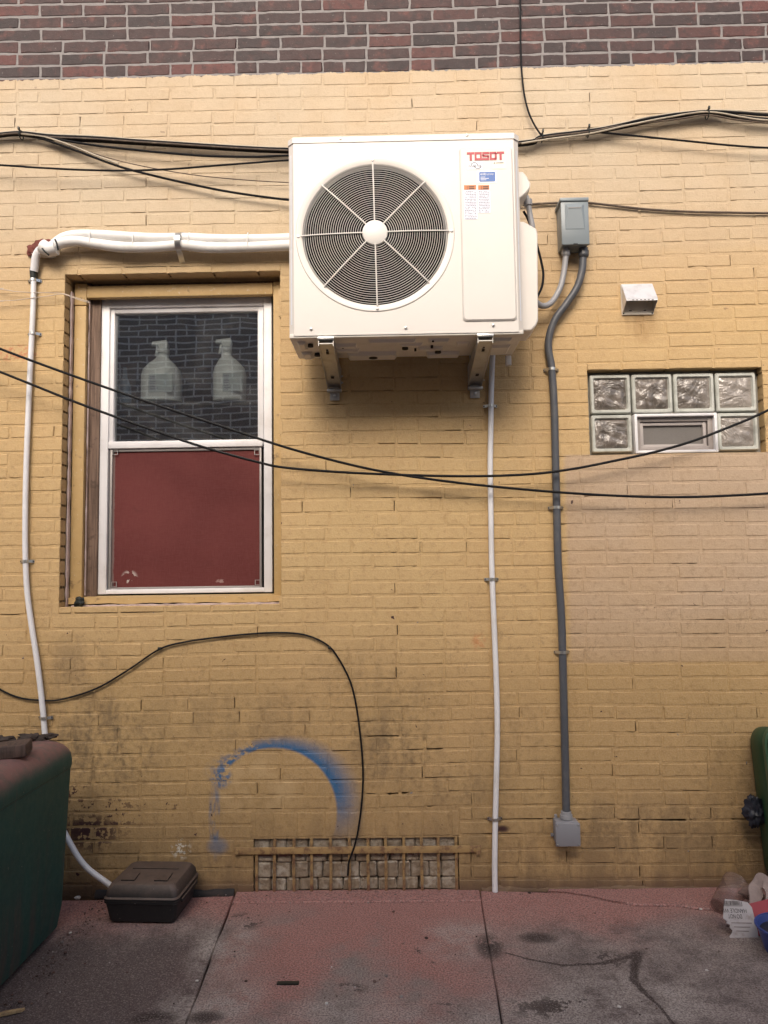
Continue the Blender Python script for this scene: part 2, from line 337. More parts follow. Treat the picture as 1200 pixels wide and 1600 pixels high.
# ------------------------------------------------------------------ ground and pavement
def concrete():
    g = NG('worn_red_concrete')
    n1 = g.noise(1.6, 5, .6); n2 = g.noise(7, 6, .65); n3 = g.noise(45, 4, .65); nf = g.noise(190, 2, .6)
    grey = g.mix(n2, (.18,.148,.136), (.37,.32,.295)); red = g.mix(n2, (.32,.14,.12), (.46,.235,.205))
    near = g.step(g.add(g.Y, g.mul(g.sub(n1, .5), .9)), -.55, -.12)
    mid = g.mul(g.blob(-.17, -.5, .8, 1.1, g.Y), 1.0)
    m = g.mx(near, g.mul(mid, g.step(g.add(n1, g.mul(n2, .25)), .46, .66)))
    m = g.mul(m, g.step(g.add(n3, g.mul(n2, .5)), .42, .62, .45, 1))
    c = g.mix(m, grey, red)
    # dark soiling: left slab, the right and scattered stains
    dk = g.mul(g.step(g.X, -.66, -.72), g.step(g.add(g.Y, g.mul(g.sub(n2, .5), .5)), -.24, -.52, 0, .84))
    c = g.mix(dk, c, g.mix(n2, (.045,.035,.038), (.12,.09,.09)))
    rk = g.mul(g.step(g.X, .30, .75), g.mul(g.step(g.Y, -.16, -.45), g.step(g.add(g.mul(n2, .7), g.mul(n3, .3)), .36, .58, .70, .02)))
    c = g.mix(rk, c, (.075,.060,.060))
    for (px, py, rx, ry, a_) in ((350,1480,.16,.28,.85),(330,1570,.22,.25,.8),(560,1590,.4,.16,.6),(720,1470,.20,.22,.6),(860,1590,.5,.2,.7),(1000,1560,.4,.2,.6)):
        p = gnd(px, py); c = g.mix(g.mul(g.blob(p.x, p.y, rx, ry, g.Y), g.step(g.add(n2, g.mul(n3, .35)), .52, .80, 0, a_)), c, (.42,.385,.355))
    st = None
    for (px, py, rx, ry, t) in ((840,1466,.10,.06,.40),(765,1480,.07,.13,.47),(700,1580,.10,.07,.50),(540,1545,.09,.05,.53),(380,1440,.12,.10,.55),(920,1500,.22,.10,.56),(240,1590,.10,.06,.5),(640,1500,.2,.2,.62),(900,1575,.3,.1,.56),(320,1590,.08,.05,.5)):
        p = gnd(px, py); b_ = g.mul(g.blob(p.x, p.y, rx, ry, g.Y), g.step(g.add(g.mul(n2, .75), g.mul(n3, .3)), t, t+.02)); st = b_ if st is None else g.mx(st, b_)
    tr_ = [(790,1489,.004),(830,1500,.005),(880,1509,.006),(940,1506,.009),(985,1495,.014),(997,1490,.020),(992,1510,.014),(990,1532,.015),(1005,1550,.007),(1030,1572,.005),(1052,1600,.005)]
    wx = g.add(g.X, g.mul(g.sub(n3, .5), .018)); wy = g.add(g.Y, g.mul(g.sub(g.noise(37, 3), .5), .018))
    for a_, b_ in zip(tr_, tr_[1:]):
        A_, B_ = gnd(*a_[:2]), gnd(*b_[:2]); dx, dy = B_.x-A_.x, B_.y-A_.y; L2 = dx*dx+dy*dy
        ux, uy = g.sub(wx, A_.x), g.sub(wy, A_.y); t_ = g.m_('DIVIDE', g.add(g.mul(ux, dx), g.mul(uy, dy)), L2, clamp=True)
        ex, ey = g.sub(ux, g.mul(t_, dx)), g.sub(uy, g.mul(t_, dy)); dd = g.m_('SQRT', g.add(g.mul(ex, ex), g.mul(ey, ey)))
        st = g.mx(st, g.step(dd, (a_[2]+b_[2])/2*1.5, (a_[2]+b_[2])/2*.6))
    c = g.mix(g.mul(st, .92), c, (.018,.012,.012))
    c = g.mix(g.step(nf, .48, .68, 0, .5), c, (.40,.35,.33))
    c = g.mix(g.step(g.noise(150, 3, .7), .36, .60, .7, 0), c, (.06,.042,.040))
    c = g.mix(g.step(g.noise(120, 2), .66, .74, 0, .7), c, (.03,.022,.022))
    h = g.add(g.mul(n3, .25), g.mul(nf, .5)); h = g.add(h, g.mul(n2, .8))
    return g.done(g.bsdf(c, g.add(g.mul(n3, .25), .62), 0, g.bump(h, .45, .005), **{'Specular IOR Level': .3}))
M_CONC = concrete()
M_SOIL = simple('dark_soil', (.045,.034,.028), .95, 0, .4, 9, (.09,.05,.04), .5, .6, 80)
tag(MB().add([(-60,-60,-.07),(60,-60,-.07),(60,60,-.07),(-60,60,-.07)], [(0,1,2,3)]).build('ground', M_SOIL, smooth=False), kind='structure')
pav = bpy.data.objects.new('pavement', None); S.collection.objects.link(pav); pav['kind'] = 'structure'
def wob(a, b, n, amp, seed):
    rr = random.Random(seed); out = []
    for k in range(n+1):
        t = k/n; j = amp*(rr.random()-.5)*2 if 0 < k < n else 0
        dx, dy = b[0]-a[0], b[1]-a[1]; l = math.hypot(dx, dy)
        out.append((a[0]+dx*t-dy/l*j, a[1]+dy*t+dx/l*j))
    return out
def slab(poly, dz=0.0):
    mb = MB(); c = .004
    cx = sum(p[0] for p in poly)/len(poly); cy = sum(p[1] for p in poly)/len(poly)
    inn = [(p[0]+(c if p[0] < cx else -c), p[1]+(c if p[1] < cy else -c)) for p in poly]
    mb.rings([[(p[0],p[1],-.069) for p in poly],[(p[0],p[1],-.005+dz) for p in poly],[(p[0],p[1],dz) for p in inn]])
    return mb.build('slab', M_CONC, pav, smooth=False)
jl = lambda y: -.736 - (y/ -1.0)*-.05       # joint lines measured on the ground
jr = lambda y: .352 + y*.04
slab(wob((-4,-4.3),(jl(-4.3)-.002,-4.3),1,0,1)[:1] + wob((jl(-4.3)-.002,-4.3),(jl(0)-.002,-.02),40,.003,2) + wob((jl(0)-.02,-.028),(-1.35,-.055),8,.008,3) + [(-4,-.05)], -.004)
slab([(jl(-4.3)+.002,-4.3)] + [(jr(-4.3)-.0015,-4.3)] + wob((jr(-4.2)-.0015,-4.2),(jr(-.12)-.0015,-.115),36,.002,4) + wob((jr(-.12)-.03,-.113),(jl(-.12)+.02,-.113),20,.002,5)[0:] + wob((jl(-.12)+.002,-.13),(jl(-4.2)+.002,-4.2),40,.003,2), 0)
slab([(jl(-.1)+.002,-.106),(jr(-.1)-.0015,-.106),(jr(0)-.0015,.015),(jl(0)+.002,.015)], .003)
# right slab broken by a crack that runs off the wall
ck = [gnd(*q) for q in ((857,1394),(885,1396),(925,1402),(960,1410),(1000,1416),(1050,1416),(1085,1420),(1125,1424),(1170,1420),(1260,1425))]
ck = [(p.x, min(p.y, -.004)) for p in ck] + [(4,-.16)]
ck2 = []
for i in range(len(ck)-1):
    for k in range(4):
        t = k/4; ck2.append((ck[i][0]+(ck[i+1][0]-ck[i][0])*t, ck[i][1]+(ck[i+1][1]-ck[i][1])*t + (random.random()-.5)*.008*(1 if i < 9 else 0)))
ck2.append(ck[-1])
slab([(jr(-4.3)+.0015,-4.3),(4,-4.3)] + [(p[0],p[1]-.0035) for p in reversed(ck2)] + wob((jr(0)+.02,-.002),(jr(0)+.004,-.002),1,0,1) + wob((jr(-.05)+.0015,-.05),(jr(-4.2)+.0015,-4.2),36,.002,4), .001)
slab([(p[0],p[1]+.0035) for p in ck2] + [(4,.015),(ck2[0][0],.012)], .006)

# ------------------------------------------------------------------ the building
B = thing('brick_building', (0,0.1,0), 'yellow painted brick building with bare dark brick above the paint line', 'building')
WIN = (-1.553, -.527, 1.275, 2.848)       # openings: x0, x1, z0, z1
GB = (.908, 1.718, 1.940, 2.342)
GR = (-.655, .262, .0, .235)
ARCH = (-.662, .268, .235, .350)
HOLES = (WIN, GB, GR, ARCH)
WX0, WX1, WZ1 = -3.3, 3.3, 5.0
def sub_rect(x0, x1, z0, z1):
    out = [(x0, x1, z0, z1)]
    for (a, b, c, d) in HOLES:
        nxt = []
        for (p, q, r, s_) in out:
            if q <= a or p >= b or s_ <= c+.004 or r >= d-.004: nxt.append((p, q, r, s_)); continue
            if p < a: nxt.append((p, a, r, s_))
            if q > b: nxt.append((b, q, r, s_))
            if r < c-.012: nxt.append((max(p,a), min(q,b), r, c))
            if s_ > d+.012: nxt.append((max(p,a), min(q,b), d, s_))
        out = nxt
    return out
JT = .010
def wave(x, z):       # courses were not laid dead level
    return .0045*math.sin(x*1.9+z*1.3) + .003*math.sin(x*4.3-z*2.1)
bricks = []            # centre x, z, length, height
joints = []            # bed and head joints
xj = at(474, 605).x
rr = random.Random(11)
i0 = int((Z0-WZ1)/HC)
for i in range(i0, 61):
    zt = zi(i); zb = zi(i+1)
    if zb < -.03: zb = -.03
    ph = xj + (0 if i % 2 == 0 else LB/2) + rr.uniform(-.008, .008)
    flem = (i % 7 == 6)
    x = ph - 16*LB; k = 0; xs = []
    while x < WX1+.3:
        l = LB
        if flem and k % 2 == 1: l = LB*.5
        elif rr.random() < .05: l = LB*.5
        l += rr.uniform(-.004, .004); k += 1
        if not flem:                       # fall back into the bond
            off = (x+l-ph) % (LB/2); off = off if off < LB/4 else off-LB/2
            l -= off*.8
        xs.append((x, x+l)); x += l
    for (a, b) in xs:
        a = max(a, WX0); b = min(b, WX1)
        if b-a < .03: continue
        jt = .0105 if i < 0 else JT
        for (p, q, r_, s_) in sub_rect(a+jt/2, b-jt/2, zb+jt/2, zt-jt/2):
            if q-p < .012 or s_-r_ < .010: continue
            dz = wave((p+q)/2, zb) if s_-r_ > .045 else 0
            bricks.append([(p+q)/2, (r_+s_)/2+dz, q-p, s_-r_, i])
        joints.append(('bed', a, b, zb, i)); joints.append(('head', b, zt, zb, i))
# flat arch of upright bricks over the basement opening
ax = [at(p, 1290).x for p in (397, 425, 463, 507, 545, 585, 622, 660, 705, 722)]
for k in range(len(ax)-1):
    a, b = max(ARCH[0], ax[k]), min(ARCH[1], ax[k+1]); bricks.append([(a+b)/2, (ARCH[2]+ARCH[3])/2, b-a-.007, ARCH[3]-ARCH[2]-.006, 57])
MB().box(ARCH[0]-.006, ARCH[1]+.006, .0018, .05, ARCH[2]-.004, ARCH[3]+.006).build('arch_mortar', MM_Z['lower'], B, smooth=False)
def brick_verts(l, h, seed, dep=.11, nx=6, nz=2, rough=1.0):
    q = random.Random(seed); b = .0018 + q.random()*.0012
    def ring(ins, y, jit):
        o = []; hx, hz = l/2-ins, h/2-ins
        for k in range(nx): o.append((-hx+2*hx*k/nx, -hz))
        for k in range(nz): o.append((hx, -hz+2*hz*k/nz))
        for k in range(nx): o.append((hx-2*hx*k/nx, hz))
        for k in range(nz): o.append((-hx, hz-2*hz*k/nz))
        return [(p[0]+(q.random()-.5)*jit, y, p[1]+(q.random()-.5)*jit) for p in o]
    rs = [ring(b*1.1, -.0004, .0026*rough), ring(b*.25, b*.7, .0026*rough), ring(0, .008, .0012*rough), ring(0, dep, 0)]
    ty, tz = (q.random()-.5)*.008, (q.random()-.5)*.022
    rs = [[(p[0], p[1]+p[0]*ty+p[2]*tz, p[2]) for p in r] for r in rs]
    mb = MB(); mb.rings(rs, True, False); return mb
def bricks_mesh(mb, name, mats, idx=None):
    me = bpy.data.meshes.new(name); me.from_pydata(mb.v, [], mb.f)
    for m in mats: me.materials.append(m)
    if idx: me.polygons.foreach_set('material_index', idx)
    return me
OCC = [(452,212,818,560), (0,1150,112,1500), (165,1350,297,1445), (873,308,920,388)]
def shown(b):
    x0, y0 = proj((b[0]-b[2]/2, 0, b[1]+b[3]/2)); x1, y1 = proj((b[0]+b[2]/2, 0, b[1]-b[3]/2))
    a = max(0, min(1200,x1)-max(0,x0))*max(0, min(1600,y1)-max(0,y0))
    for o in OCC:
        a -= max(0, min(o[2],x1)-max(o[0],x0))*max(0, min(o[3],y1)-max(o[1],y0))
    return a
order = sorted(range(len(bricks)), key=lambda k: -shown(bricks[k]))
big = set(order[:296])
VAR = {}
rest = MB(); ridx = []
for k, b in enumerate(bricks):
    yj = rr.uniform(-.0008, .0007)
    if k in big:
        kind = 'h' if b[2] < .13 else 's'; key = (kind, rr.randrange(10), zone(b[4]))
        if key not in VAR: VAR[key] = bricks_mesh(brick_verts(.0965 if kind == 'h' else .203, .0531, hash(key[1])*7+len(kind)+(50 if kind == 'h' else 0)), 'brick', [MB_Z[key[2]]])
        o = bpy.data.objects.new('brick', VAR[key]); o.location = (b[0], yj, b[1])
        o.scale = (b[2]/(.0965 if kind == 'h' else .203), 1, b[3]/.0531); link(o, B)
    else:
        mb = brick_verts(b[2], b[3], 1000+k, nx=6 if b[2] > .13 else 3, rough=2.1 if b[4] < 0 else 1.0)
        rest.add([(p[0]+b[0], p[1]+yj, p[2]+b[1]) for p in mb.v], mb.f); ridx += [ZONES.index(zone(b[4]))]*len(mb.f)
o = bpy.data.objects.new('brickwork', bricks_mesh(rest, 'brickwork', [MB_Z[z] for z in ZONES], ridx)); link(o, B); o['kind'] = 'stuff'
# mortar: ribbons that fill each joint; where they fall short an open crack is left
OPEN = []              # x0, x1, course (bed joint below course), depth of gap
def opn(px0, px1, py, gap):
    a, b = at(px0, py), at(px1, py); OPEN.append((a.x, b.x, round((Z0-a.z)/HC), gap*.55 if gap < .009 else gap*.75))
for q in ((905,915,1283,.010),(970,1075,1281,.009),(1040,1078,1284,.014),(915,930,1284,.007),(1148,1172,1280,.010),(952,978,1213,.008),(1065,1102,1232,.006),(1028,1040,1236,.007),
          (755,868,1285,.008),(755,812,1309,.007),(640,742,1218,.006),(605,632,1240,.012),(520,566,1220,.006),(510,555,1174,.008),(575,625,1150,.010),(640,690,1172,.008),(640,676,1265,.006),
          (560,600,620,.004),(600,630,597,.004),(640,690,597,.004),(500,586,620,.004),(586,730,616,.004),(510,545,640,.004),(700,735,678,.004),(590,690,700,.004),(663,735,697,.004),(663,710,720,.004),(660,735,781,.004),(770,830,1240,.004),
          (0,28,962,.006),(205,340,336,.003),(167,230,357,.003),(355,425,336,.003),(120,152,178,.003),(960,1010,405,.004),(0,22,963,.008),(860,885,820,.007),(870,885,862,.005),(1200,1300,1230,.01),
          (250,262,1313,.006),(115,150,1310,.005),(880,1000,1338,.005),(1020,1060,1330,.006),(820,860,1258,.005),(700,730,1185,.005),(575,590,1245,.006)):
    opn(*q)
q = random.Random(5); MO = MB(); midx = []
def gap_at(x, i, base):
    g_ = 0
    for (a, b, ci, gp) in OPEN:
        if ci == i and a-.004 < x < b+.004: g_ = max(g_, gp*(0.55+0.6*q.random()))
    return g_ if g_ > 0 else base
for (kind, *a) in joints:
    if kind == 'bed':
        x0, x1, z, i = a; lowness = max(0, min(1, (1.9-z)/1.6))
        segs = sub_rect(x0, x1, z-.004, z+.004)
        r1 = q.random(); long_gap = (.0007+.0010*q.random()) if r1 < .14+.12*lowness else 0.0
        for (p, e, _, _) in segs:
            n = max(2, int((e-p)/.022)); rec = .0011 + q.random()*.0010
            if z > Z0-.001: rec = .0016
            top = []; 
            for k in range(n+1):
                x = p+(e-p)*k/n
                gp = gap_at(x, i+1, (long_gap*q.uniform(.2, 1.3) if q.random() < .75 else 0))
                wz = wave(x, z)
                t = z+wz+JT/2+.003 if gp < .0006 else z+wz+JT/2-gp
                top.append((x, rec+(q.random()-.5)*.0008, t))
            b0 = len(MO.v)
            for (x, y, t) in top: MO.v += [(x, y, z-JT/2-.004+wave(x,z)), (x, y, t), (x, .06, t)]
            for k in range(n):
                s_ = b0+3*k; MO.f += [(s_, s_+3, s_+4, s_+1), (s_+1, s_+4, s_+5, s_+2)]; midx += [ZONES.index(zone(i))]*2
    else:
        x, zt, zb, i = a
        zz = sub_rect(x-.002, x+.002, zb, zt)
        if not zz: continue
        zb, zt = zz[0][2], zz[0][3]
        if zt-zb < .01: continue
        cut = zt-zb < HC-.008 or zb < -.02
        rec = .0016+q.random()*.0012; gp = .002+.002*q.random() if q.random() < .06+.10*max(0, min(1, (1.9-zb)/1.6)) else -.003
        dz = wave(x, zb); b0 = len(MO.v); n = 3
        for k in range(n+1):
            z = zb-(0 if cut else .002)+(0 if cut else dz)+(zt-zb+(0 if cut else .004))*k/n; j = gp*q.uniform(.3, 1.3) if gp > 0 else gp
            MO.v += [(x+JT/2+.003, rec, z), (x-JT/2+j, rec, z), (x-JT/2+j, .06, z)]
        for k in range(n):
            s_ = b0+3*k; MO.f += [(s_, s_+3, s_+4, s_+1), (s_+1, s_+4, s_+5, s_+2)]; midx += [ZONES.index(zone(i))]*2
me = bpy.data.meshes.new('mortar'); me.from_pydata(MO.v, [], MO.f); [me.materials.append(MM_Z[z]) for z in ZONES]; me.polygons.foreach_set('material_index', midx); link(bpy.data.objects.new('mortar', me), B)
# core behind the brick faces, with the openings left out
core = MB()
xs = sorted({WX0, WX1, *[h[0] for h in HOLES], *[h[1] for h in HOLES]}); zs = sorted({-.05, WZ1, 5.1, *[h[2] for h in HOLES[:3]], *[h[3] for h in HOLES[:3]]})
for a, b in zip(xs, xs[1:]):
    for c, d in zip(zs, zs[1:]):
        mx_, mz_ = (a+b)/2, (c+d)/2
        if any(h[0] < mx_ < h[1] and h[2] < mz_ < h[3] for h in HOLES[:3]): continue
        core.add([(a,.05,c),(b,.05,c),(b,.05,d),(a,.05,d)], [(0,1,2,3)])
M_CORE = simple('wall_core', (.05,.04,.035), .95)
core.build('wall_core', M_CORE, B, smooth=False)
mb = MB(); mb.box(-5, WX0-.004, .0, .4, -.05, 5.1); mb.box(WX1+.004, 5, .0, .4, -.05, 5.1); mb.box(WX0, WX1, .002, .4, WZ1+.01, 5.1)
mb.box(-5,5,1.6,1.8,-.05,5.1); mb.build('wall', MB_Z['bare'], B, smooth=False)
# painted returns of the openings
def rbox(*a): MB().box(*a).build('reveal', M_MORT, B, smooth=False)
def returns(h, d0, d1, sides):
    x0, x1, z0, z1 = h; e = .0035
    if 'l' in sides: rbox(x0-.02, x0-e, d0, d1, z0, z1)
    if 'r' in sides: rbox(x1+e, x1+.02, d0, d1, z0, z1)
    if 't' in sides: rbox(x0-.02, x1+.02, d0, d1, z1+e, z1+.02)
    if 'b' in sides: rbox(x0-.02, x1+.02, d0, d1, z0-.02, z0-e)
returns(WIN, .045, .30, 'lrtb'); returns(GB, .012, .2, 'lrtb'); returns(GR, .045, .2, 'lr')

q = random.Random(15); mb = MB(); rs = []
for k in range(91):
    x = .36+1.9*k/90; a_ = .5+.5*math.sin(k*.37)*math.sin(k*.13+1); h_ = .006+.020*a_*q.uniform(.4,1)
    rs.append([(x,-.004-.016*a_*q.uniform(.5,1),-.004),(x,-.003-.008*a_*q.uniform(.3,1),h_*.6),(x,.002,h_),(x,.002,-.004)])
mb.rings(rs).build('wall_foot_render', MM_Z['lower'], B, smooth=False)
# --- sash window
def nodes_wood(name, a, b, sc=(30,8,1.2)):
    g = NG(name); n = g.noise(3, 6, .65, stretch=sc); n2 = g.noise(30, 4)
    c = g.mix(g.step(n, .3, .7), a, b); c = g.mix(g.step(n2, .55, .75, 0, .5), c, tuple(x*.35 for x in a))
    return g.done(g.bsdf(c, .8, 0, g.bump(g.add(n, g.mul(n2, .4)), .5, .006)))
M_OLDW = nodes_wood('old_brown_timber', (.085,.052,.036), (.22,.145,.105))
def trim_mat():
    g = NG('painted_trim'); n = g.noise(3, 6, .65, stretch=(9,6,9)); n2 = g.noise(22, 5, .65); n3 = g.noise(70, 3)
    c = g.mix(n, (.43,.285,.115), (.56,.385,.175)); c = g.mix(g.step(n2, .60, .72, 0, .7), c, (.17,.11,.06)); c = g.mix(g.step(n3, .64, .7, 0, .6), c, (.58,.5,.4))
    return g.done(g.bsdf(c, .6, 0, g.bump(g.add(n2, g.mul(n3, .5)), .5, .005)))
M_TRIM = trim_mat()
W = bpy.data.objects.new('window', None); W.location = (-1.04, .1, 1.27); link(W, B)
W['label'] = 'white sash window with a maroon board behind the lower screen'
tyf = .085
def wrect(px0, px1, py0, py1, y):      # rectangle read off the photograph at depth y
    a = at(px0, (py0+py1)/2, y); b = at(px1, (py0+py1)/2, y); xm = (px0+px1)/2
    return a.x, b.x, at(xm, py1, y).z, at(xm, py0, y).z
def wbox(name, px0, px1, py0, py1, y0, y1, mat, c=.003):
    x0, x1, z0, z1 = wrect(px0, px1, py0, py1, y0); return MB().box(x0, x1, y0, y1, z0, z1, c).build(name, mat, W)
x0, x1, z0, z1 = WIN
TL = at(131, 700, tyf).x; TT = at(290, 463, tyf).z; TR = at(427, 700, tyf).x; TB = at(290, 931, tyf).z
MB().box(x0+.012, TL, tyf, tyf+.03, z0+.03, at(120, 478, tyf).z, .003).build('trim_board', M_TRIM, W)
MB().box(x0+.012, TL+.002, tyf-.003, tyf+.03, at(120, 477, tyf).z, z1-.012, .003).build('trim_board', M_TRIM, W)
MB().box(TL+.004, TR, tyf-.006, tyf+.03, TT, z1-.026, .004).build('trim_board', M_TRIM, W)
MB().box(TR+.002, x1-.002, tyf-.002, tyf+.03, z0+.03, z1-.02, .003).build('trim_board', M_TRIM, W)
mb = MB(); n = 26
mb.rings([[(x0+.012+(x1-x0-.02)*k/n, tyf-.012, z0+.008+random.random()*.006),(x0+.012+(x1-x0-.02)*k/n, tyf+.05, z0+.008),(x0+.012+(x1-x0-.02)*k/n, tyf+.05, TB+.004),(x0+.012+(x1-x0-.02)*k/n, tyf-.012, TB-random.random()*.006)] for k in range(n+1)])
mb.build('window_sill', M_TRIM, W)
M_CAULK = simple('pale_caulk', (.55,.44,.42), .7, 0, .15, 25, (.2,.13,.11), .5)
def ragged(name, a, b, wz, y, mat, parent, n=40, seed=1):
    q_ = random.Random(seed); mb = MB(); rs = []
    for k in range(n+1):
        p = Vector(a).lerp(Vector(b), k/n); hw = wz*(.35+.9*q_.random())
        if abs(b[0]-a[0]) > abs(b[2]-a[2]): rs.append([(p.x, y-.004*q_.random(), p.z-hw), (p.x, y+.02, p.z-hw), (p.x, y+.02, p.z+hw*.8), (p.x, y-.004*q_.random(), p.z+hw*.8)])
        else: rs.append([(p.x-hw, y-.004*q_.random(), p.z), (p.x+hw*.8, y-.004*q_.random(), p.z), (p.x+hw*.8, y+.02, p.z), (p.x-hw, y+.02, p.z)])
    return mb.rings(rs).build(name, mat, parent, ang=60)
ragged('caulk_line', (x0+.03, 0, z0+.002), (x1-.002, 0, z0+.004), .006, .066, M_CAULK, W, 60, 3)
ragged('caulk_line', (x0+.008, 0, z0), (x0+.008, 0, z1-.06), .005, .060, M_CAULK, W, 50, 4)
ragged('caulk_line', (TL+.006, 0, z0+.05), (TL+.006, 0, TT), .003, .112, M_CAULK, W, 50, 6)
# old timber stop between trim and vinyl
MB().box(TL-.03, TL+.012, .115, .20, z0, z1, 0).build('jamb', M_OLDW, W, smooth=False)
a, b, c, d = wrect(135, 151, 470, 930, .125); MB().box(a+.002, b+.012, .122, .2, z0+.02, TT+.02, .004).build('old_stop', M_OLDW, W)
MB().box(x0, x1, .13, .25, z1-.075, z1, 0).build('jamb', M_OLDW, W, smooth=False)
# vinyl frame
FY = .135
fx0, fx1, fz0, fz1 = wrect(151, 425, 465, 927, FY)
def frame(name, x0, x1, z0, z1, wl, wr, wt, wb, y0, y1, mat, parent, c=.003):
    mb = MB(); mb.box(x0, x0+wl, y0, y1, z0, z1, c); mb.box(x1-wr, x1, y0, y1, z0, z1, c)
    mb.box(x0+wl-.002, x1-wr+.002, y0+.0015, y1-.001, z1-wt, z1-.0005, c); mb.box(x0+wl-.002, x1-wr+.002, y0+.0015, y1-.001, z0+.0005, z0+wb, c)
    return mb.build(name, mat, parent)
frame('window_frame', fx0, fx1, fz0, fz1, .055, .040, .046, .022, FY, FY+.08, M_VINYL, W)
sx0, sx1, sz0, sz1 = wrect(169, 412, 479, 694, FY+.02)
frame('upper_sash', sx0, sx1, sz0-.006, sz1, .032, .028, .030, .022, FY+.012, FY+.06, M_VINYL, W)
a, b, c, d = wrect(168, 410, 688, 699, FY+.004); MB().box(a, b, FY+.004, FY+.05, c, d, .003).build('meeting_rail', M_VINYL, W)
mid_z = c
lx0, lx1, lz0, lz1 = wrect(171, 409, 700, 921, FY+.02)
M_SCRF = simple('screen_frame', (.30,.28,.27), .45, .3, .1, 30)
frame('screen_frame', lx0, lx1, lz0, mid_z-.001, .012, .010, .014, .014, FY+.014, FY+.03, M_SCRF, W, .002)
def board_mat():
    g = NG('maroon_board'); n = g.noise(2.2, 5, .6); n2 = g.noise(16, 5, .65); wv = g.noise(60, 3, .6, stretch=(14,1,.6)); wh = g.noise(60, 3, .6, stretch=(.6,1,14))
    c = g.mix(g.step(n, .3, .7), (.096,.019,.018), (.130,.030,.028)); t = g.mul(g.add(wv, wh), .5)
    c = g.mix(g.step(t, .42, .60, 0, .4), c, (.155,.052,.047)); c = g.mix(g.step(n2, .58, .75, 0, .35), c, (.09,.022,.02))
    p = at(203, 902, FY+.03); b1 = g.blob(p.x, p.z, .045, .04); c = g.mix(g.mul(b1, g.step(g.noise(26, 4, .6), .53, .55)), c, (.50,.45,.42))
    p = at(345, 908, FY+.03); c = g.mix(g.mul(g.blob(p.x, p.z, .03, .012), g.step(n2, .5, .55, 0, .6)), c, (.40,.28,.26))
    p = at(176, 850, FY+.03); c = g.mix(g.step(g.add(g.X, g.mul(g.sub(n2, .5), .02)), lx0+.026, lx0+.020, 0, .75), c, (.17,.13,.12))
    return g.done(g.bsdf(c, .75, 0, g.bump(t, .3, .002), **{'Specular IOR Level': .25}))
MB().box(lx0+.010, lx1-.009, FY+.024, FY+.034, lz0+.012, mid_z-.012).build('board', board_mat(), W, smooth=False)
for (px, py) in ((181, 707), (402, 707), (179, 913), (403, 910)):
    p = at(px, py, FY+.02); k = .013
    mb = MB(); frame('corner_clip', p.x-k, p.x+k, p.z-k, p.z+k, .003, .003, .003, .003, FY+.0105, FY+.016, M_SCRF, W, 0)
def glass_mat():
    g = NG('window_glass'); t = g.t
    fr = t.nodes.new('ShaderNodeFresnel'); fr.inputs[0].default_value = 1.5
    gl = t.nodes.new('ShaderNodeBsdfGlossy'); gl.inputs['Roughness'].default_value = .012; gl.inputs['Color'].default_value = (.95,.98,1,1)
    nb = g.bump(g.noise(2.5, 2), .04, .02); t.links.new(nb, gl.inputs['Normal'])
    tr = t.nodes.new('ShaderNodeBsdfTransparent'); tr.inputs[0].default_value = (.90,.92,.915,1)
    df = t.nodes.new('ShaderNodeBsdfDiffuse'); df.inputs[0].default_value = (.35,.36,.36,1)
    m1 = t.nodes.new('ShaderNodeMixShader'); m1.inputs[0].default_value = .5
    f = g.m_('MULTIPLY', fr.outputs[0], 4.6, clamp=True)     # two panes, four surfaces
    t.links.new(f, m1.inputs[0]); t.links.new(tr.outputs[0], m1.inputs[1]); t.links.new(gl.outputs[0], m1.inputs[2])
    m2 = t.nodes.new('ShaderNodeMixShader'); dm = g.step(g.noise(5, 6, .7), .42, .78, .02, .11); t.links.new(dm, m2.inputs[0])
    t.links.new(m1.outputs[0], m2.inputs[1]); t.links.new(df.outputs[0], m2.inputs[2])
    return g.done(m2.outputs[0])
M_GLASS = glass_mat()
MB().box(sx0+.02, sx1-.018, FY+.034, FY+.038, sz0+.004, sz1-.02).build('pane', M_GLASS, W, smooth=False)
# room behind the window
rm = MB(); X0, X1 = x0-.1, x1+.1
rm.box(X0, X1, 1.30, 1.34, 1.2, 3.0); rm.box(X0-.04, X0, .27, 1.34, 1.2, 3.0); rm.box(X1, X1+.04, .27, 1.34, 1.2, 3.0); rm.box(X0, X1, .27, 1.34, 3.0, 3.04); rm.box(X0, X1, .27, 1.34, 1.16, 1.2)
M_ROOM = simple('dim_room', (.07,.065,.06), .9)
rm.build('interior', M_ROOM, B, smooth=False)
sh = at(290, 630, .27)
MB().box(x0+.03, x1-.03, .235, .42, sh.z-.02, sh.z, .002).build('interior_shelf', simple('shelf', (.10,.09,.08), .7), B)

# --- glass block window
gbw = bpy.data.objects.new('glass_block_window', None); gbw.location = ((GB[0]+GB[1])/2, .06, GB[2]); link(gbw, B)
gbw['label'] = 'small window of eight wavy glass blocks around a white vent'
def block_glass():
    g = NG('wavy_glass'); n = g.noise(9, 3, .55, dist=1.6); n2 = g.noise(26, 4, .6, dist=.8)
    c = g.mix(g.step(n, .32, .68), (.10,.085,.072), (.22,.19,.165)); c = g.mix(g.step(n2, .55, .72, 0, .6), c, (.48,.45,.41))
    c = g.mix(g.step(g.X, 1.36, 1.56, 0, .62), c, (.38,.34,.30))  # reflection of open sky on the right-hand blocks, painted into the base colour
    h = g.add(n, g.mul(n2, .3))
    return g.done(g.bsdf(c, .12, 0, g.bump(h, .9, .02), **{'Specular IOR Level': .7}))
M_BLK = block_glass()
M_RIM = simple('greenish_glass_rim', (.52,.53,.48), .22, 0, .12, 18, (.20,.20,.17), .5)
M_GROUT = simple('grey_grout', (.26,.25,.22), .85, 0, .15, 30, (.10,.09,.08), .5, .4)
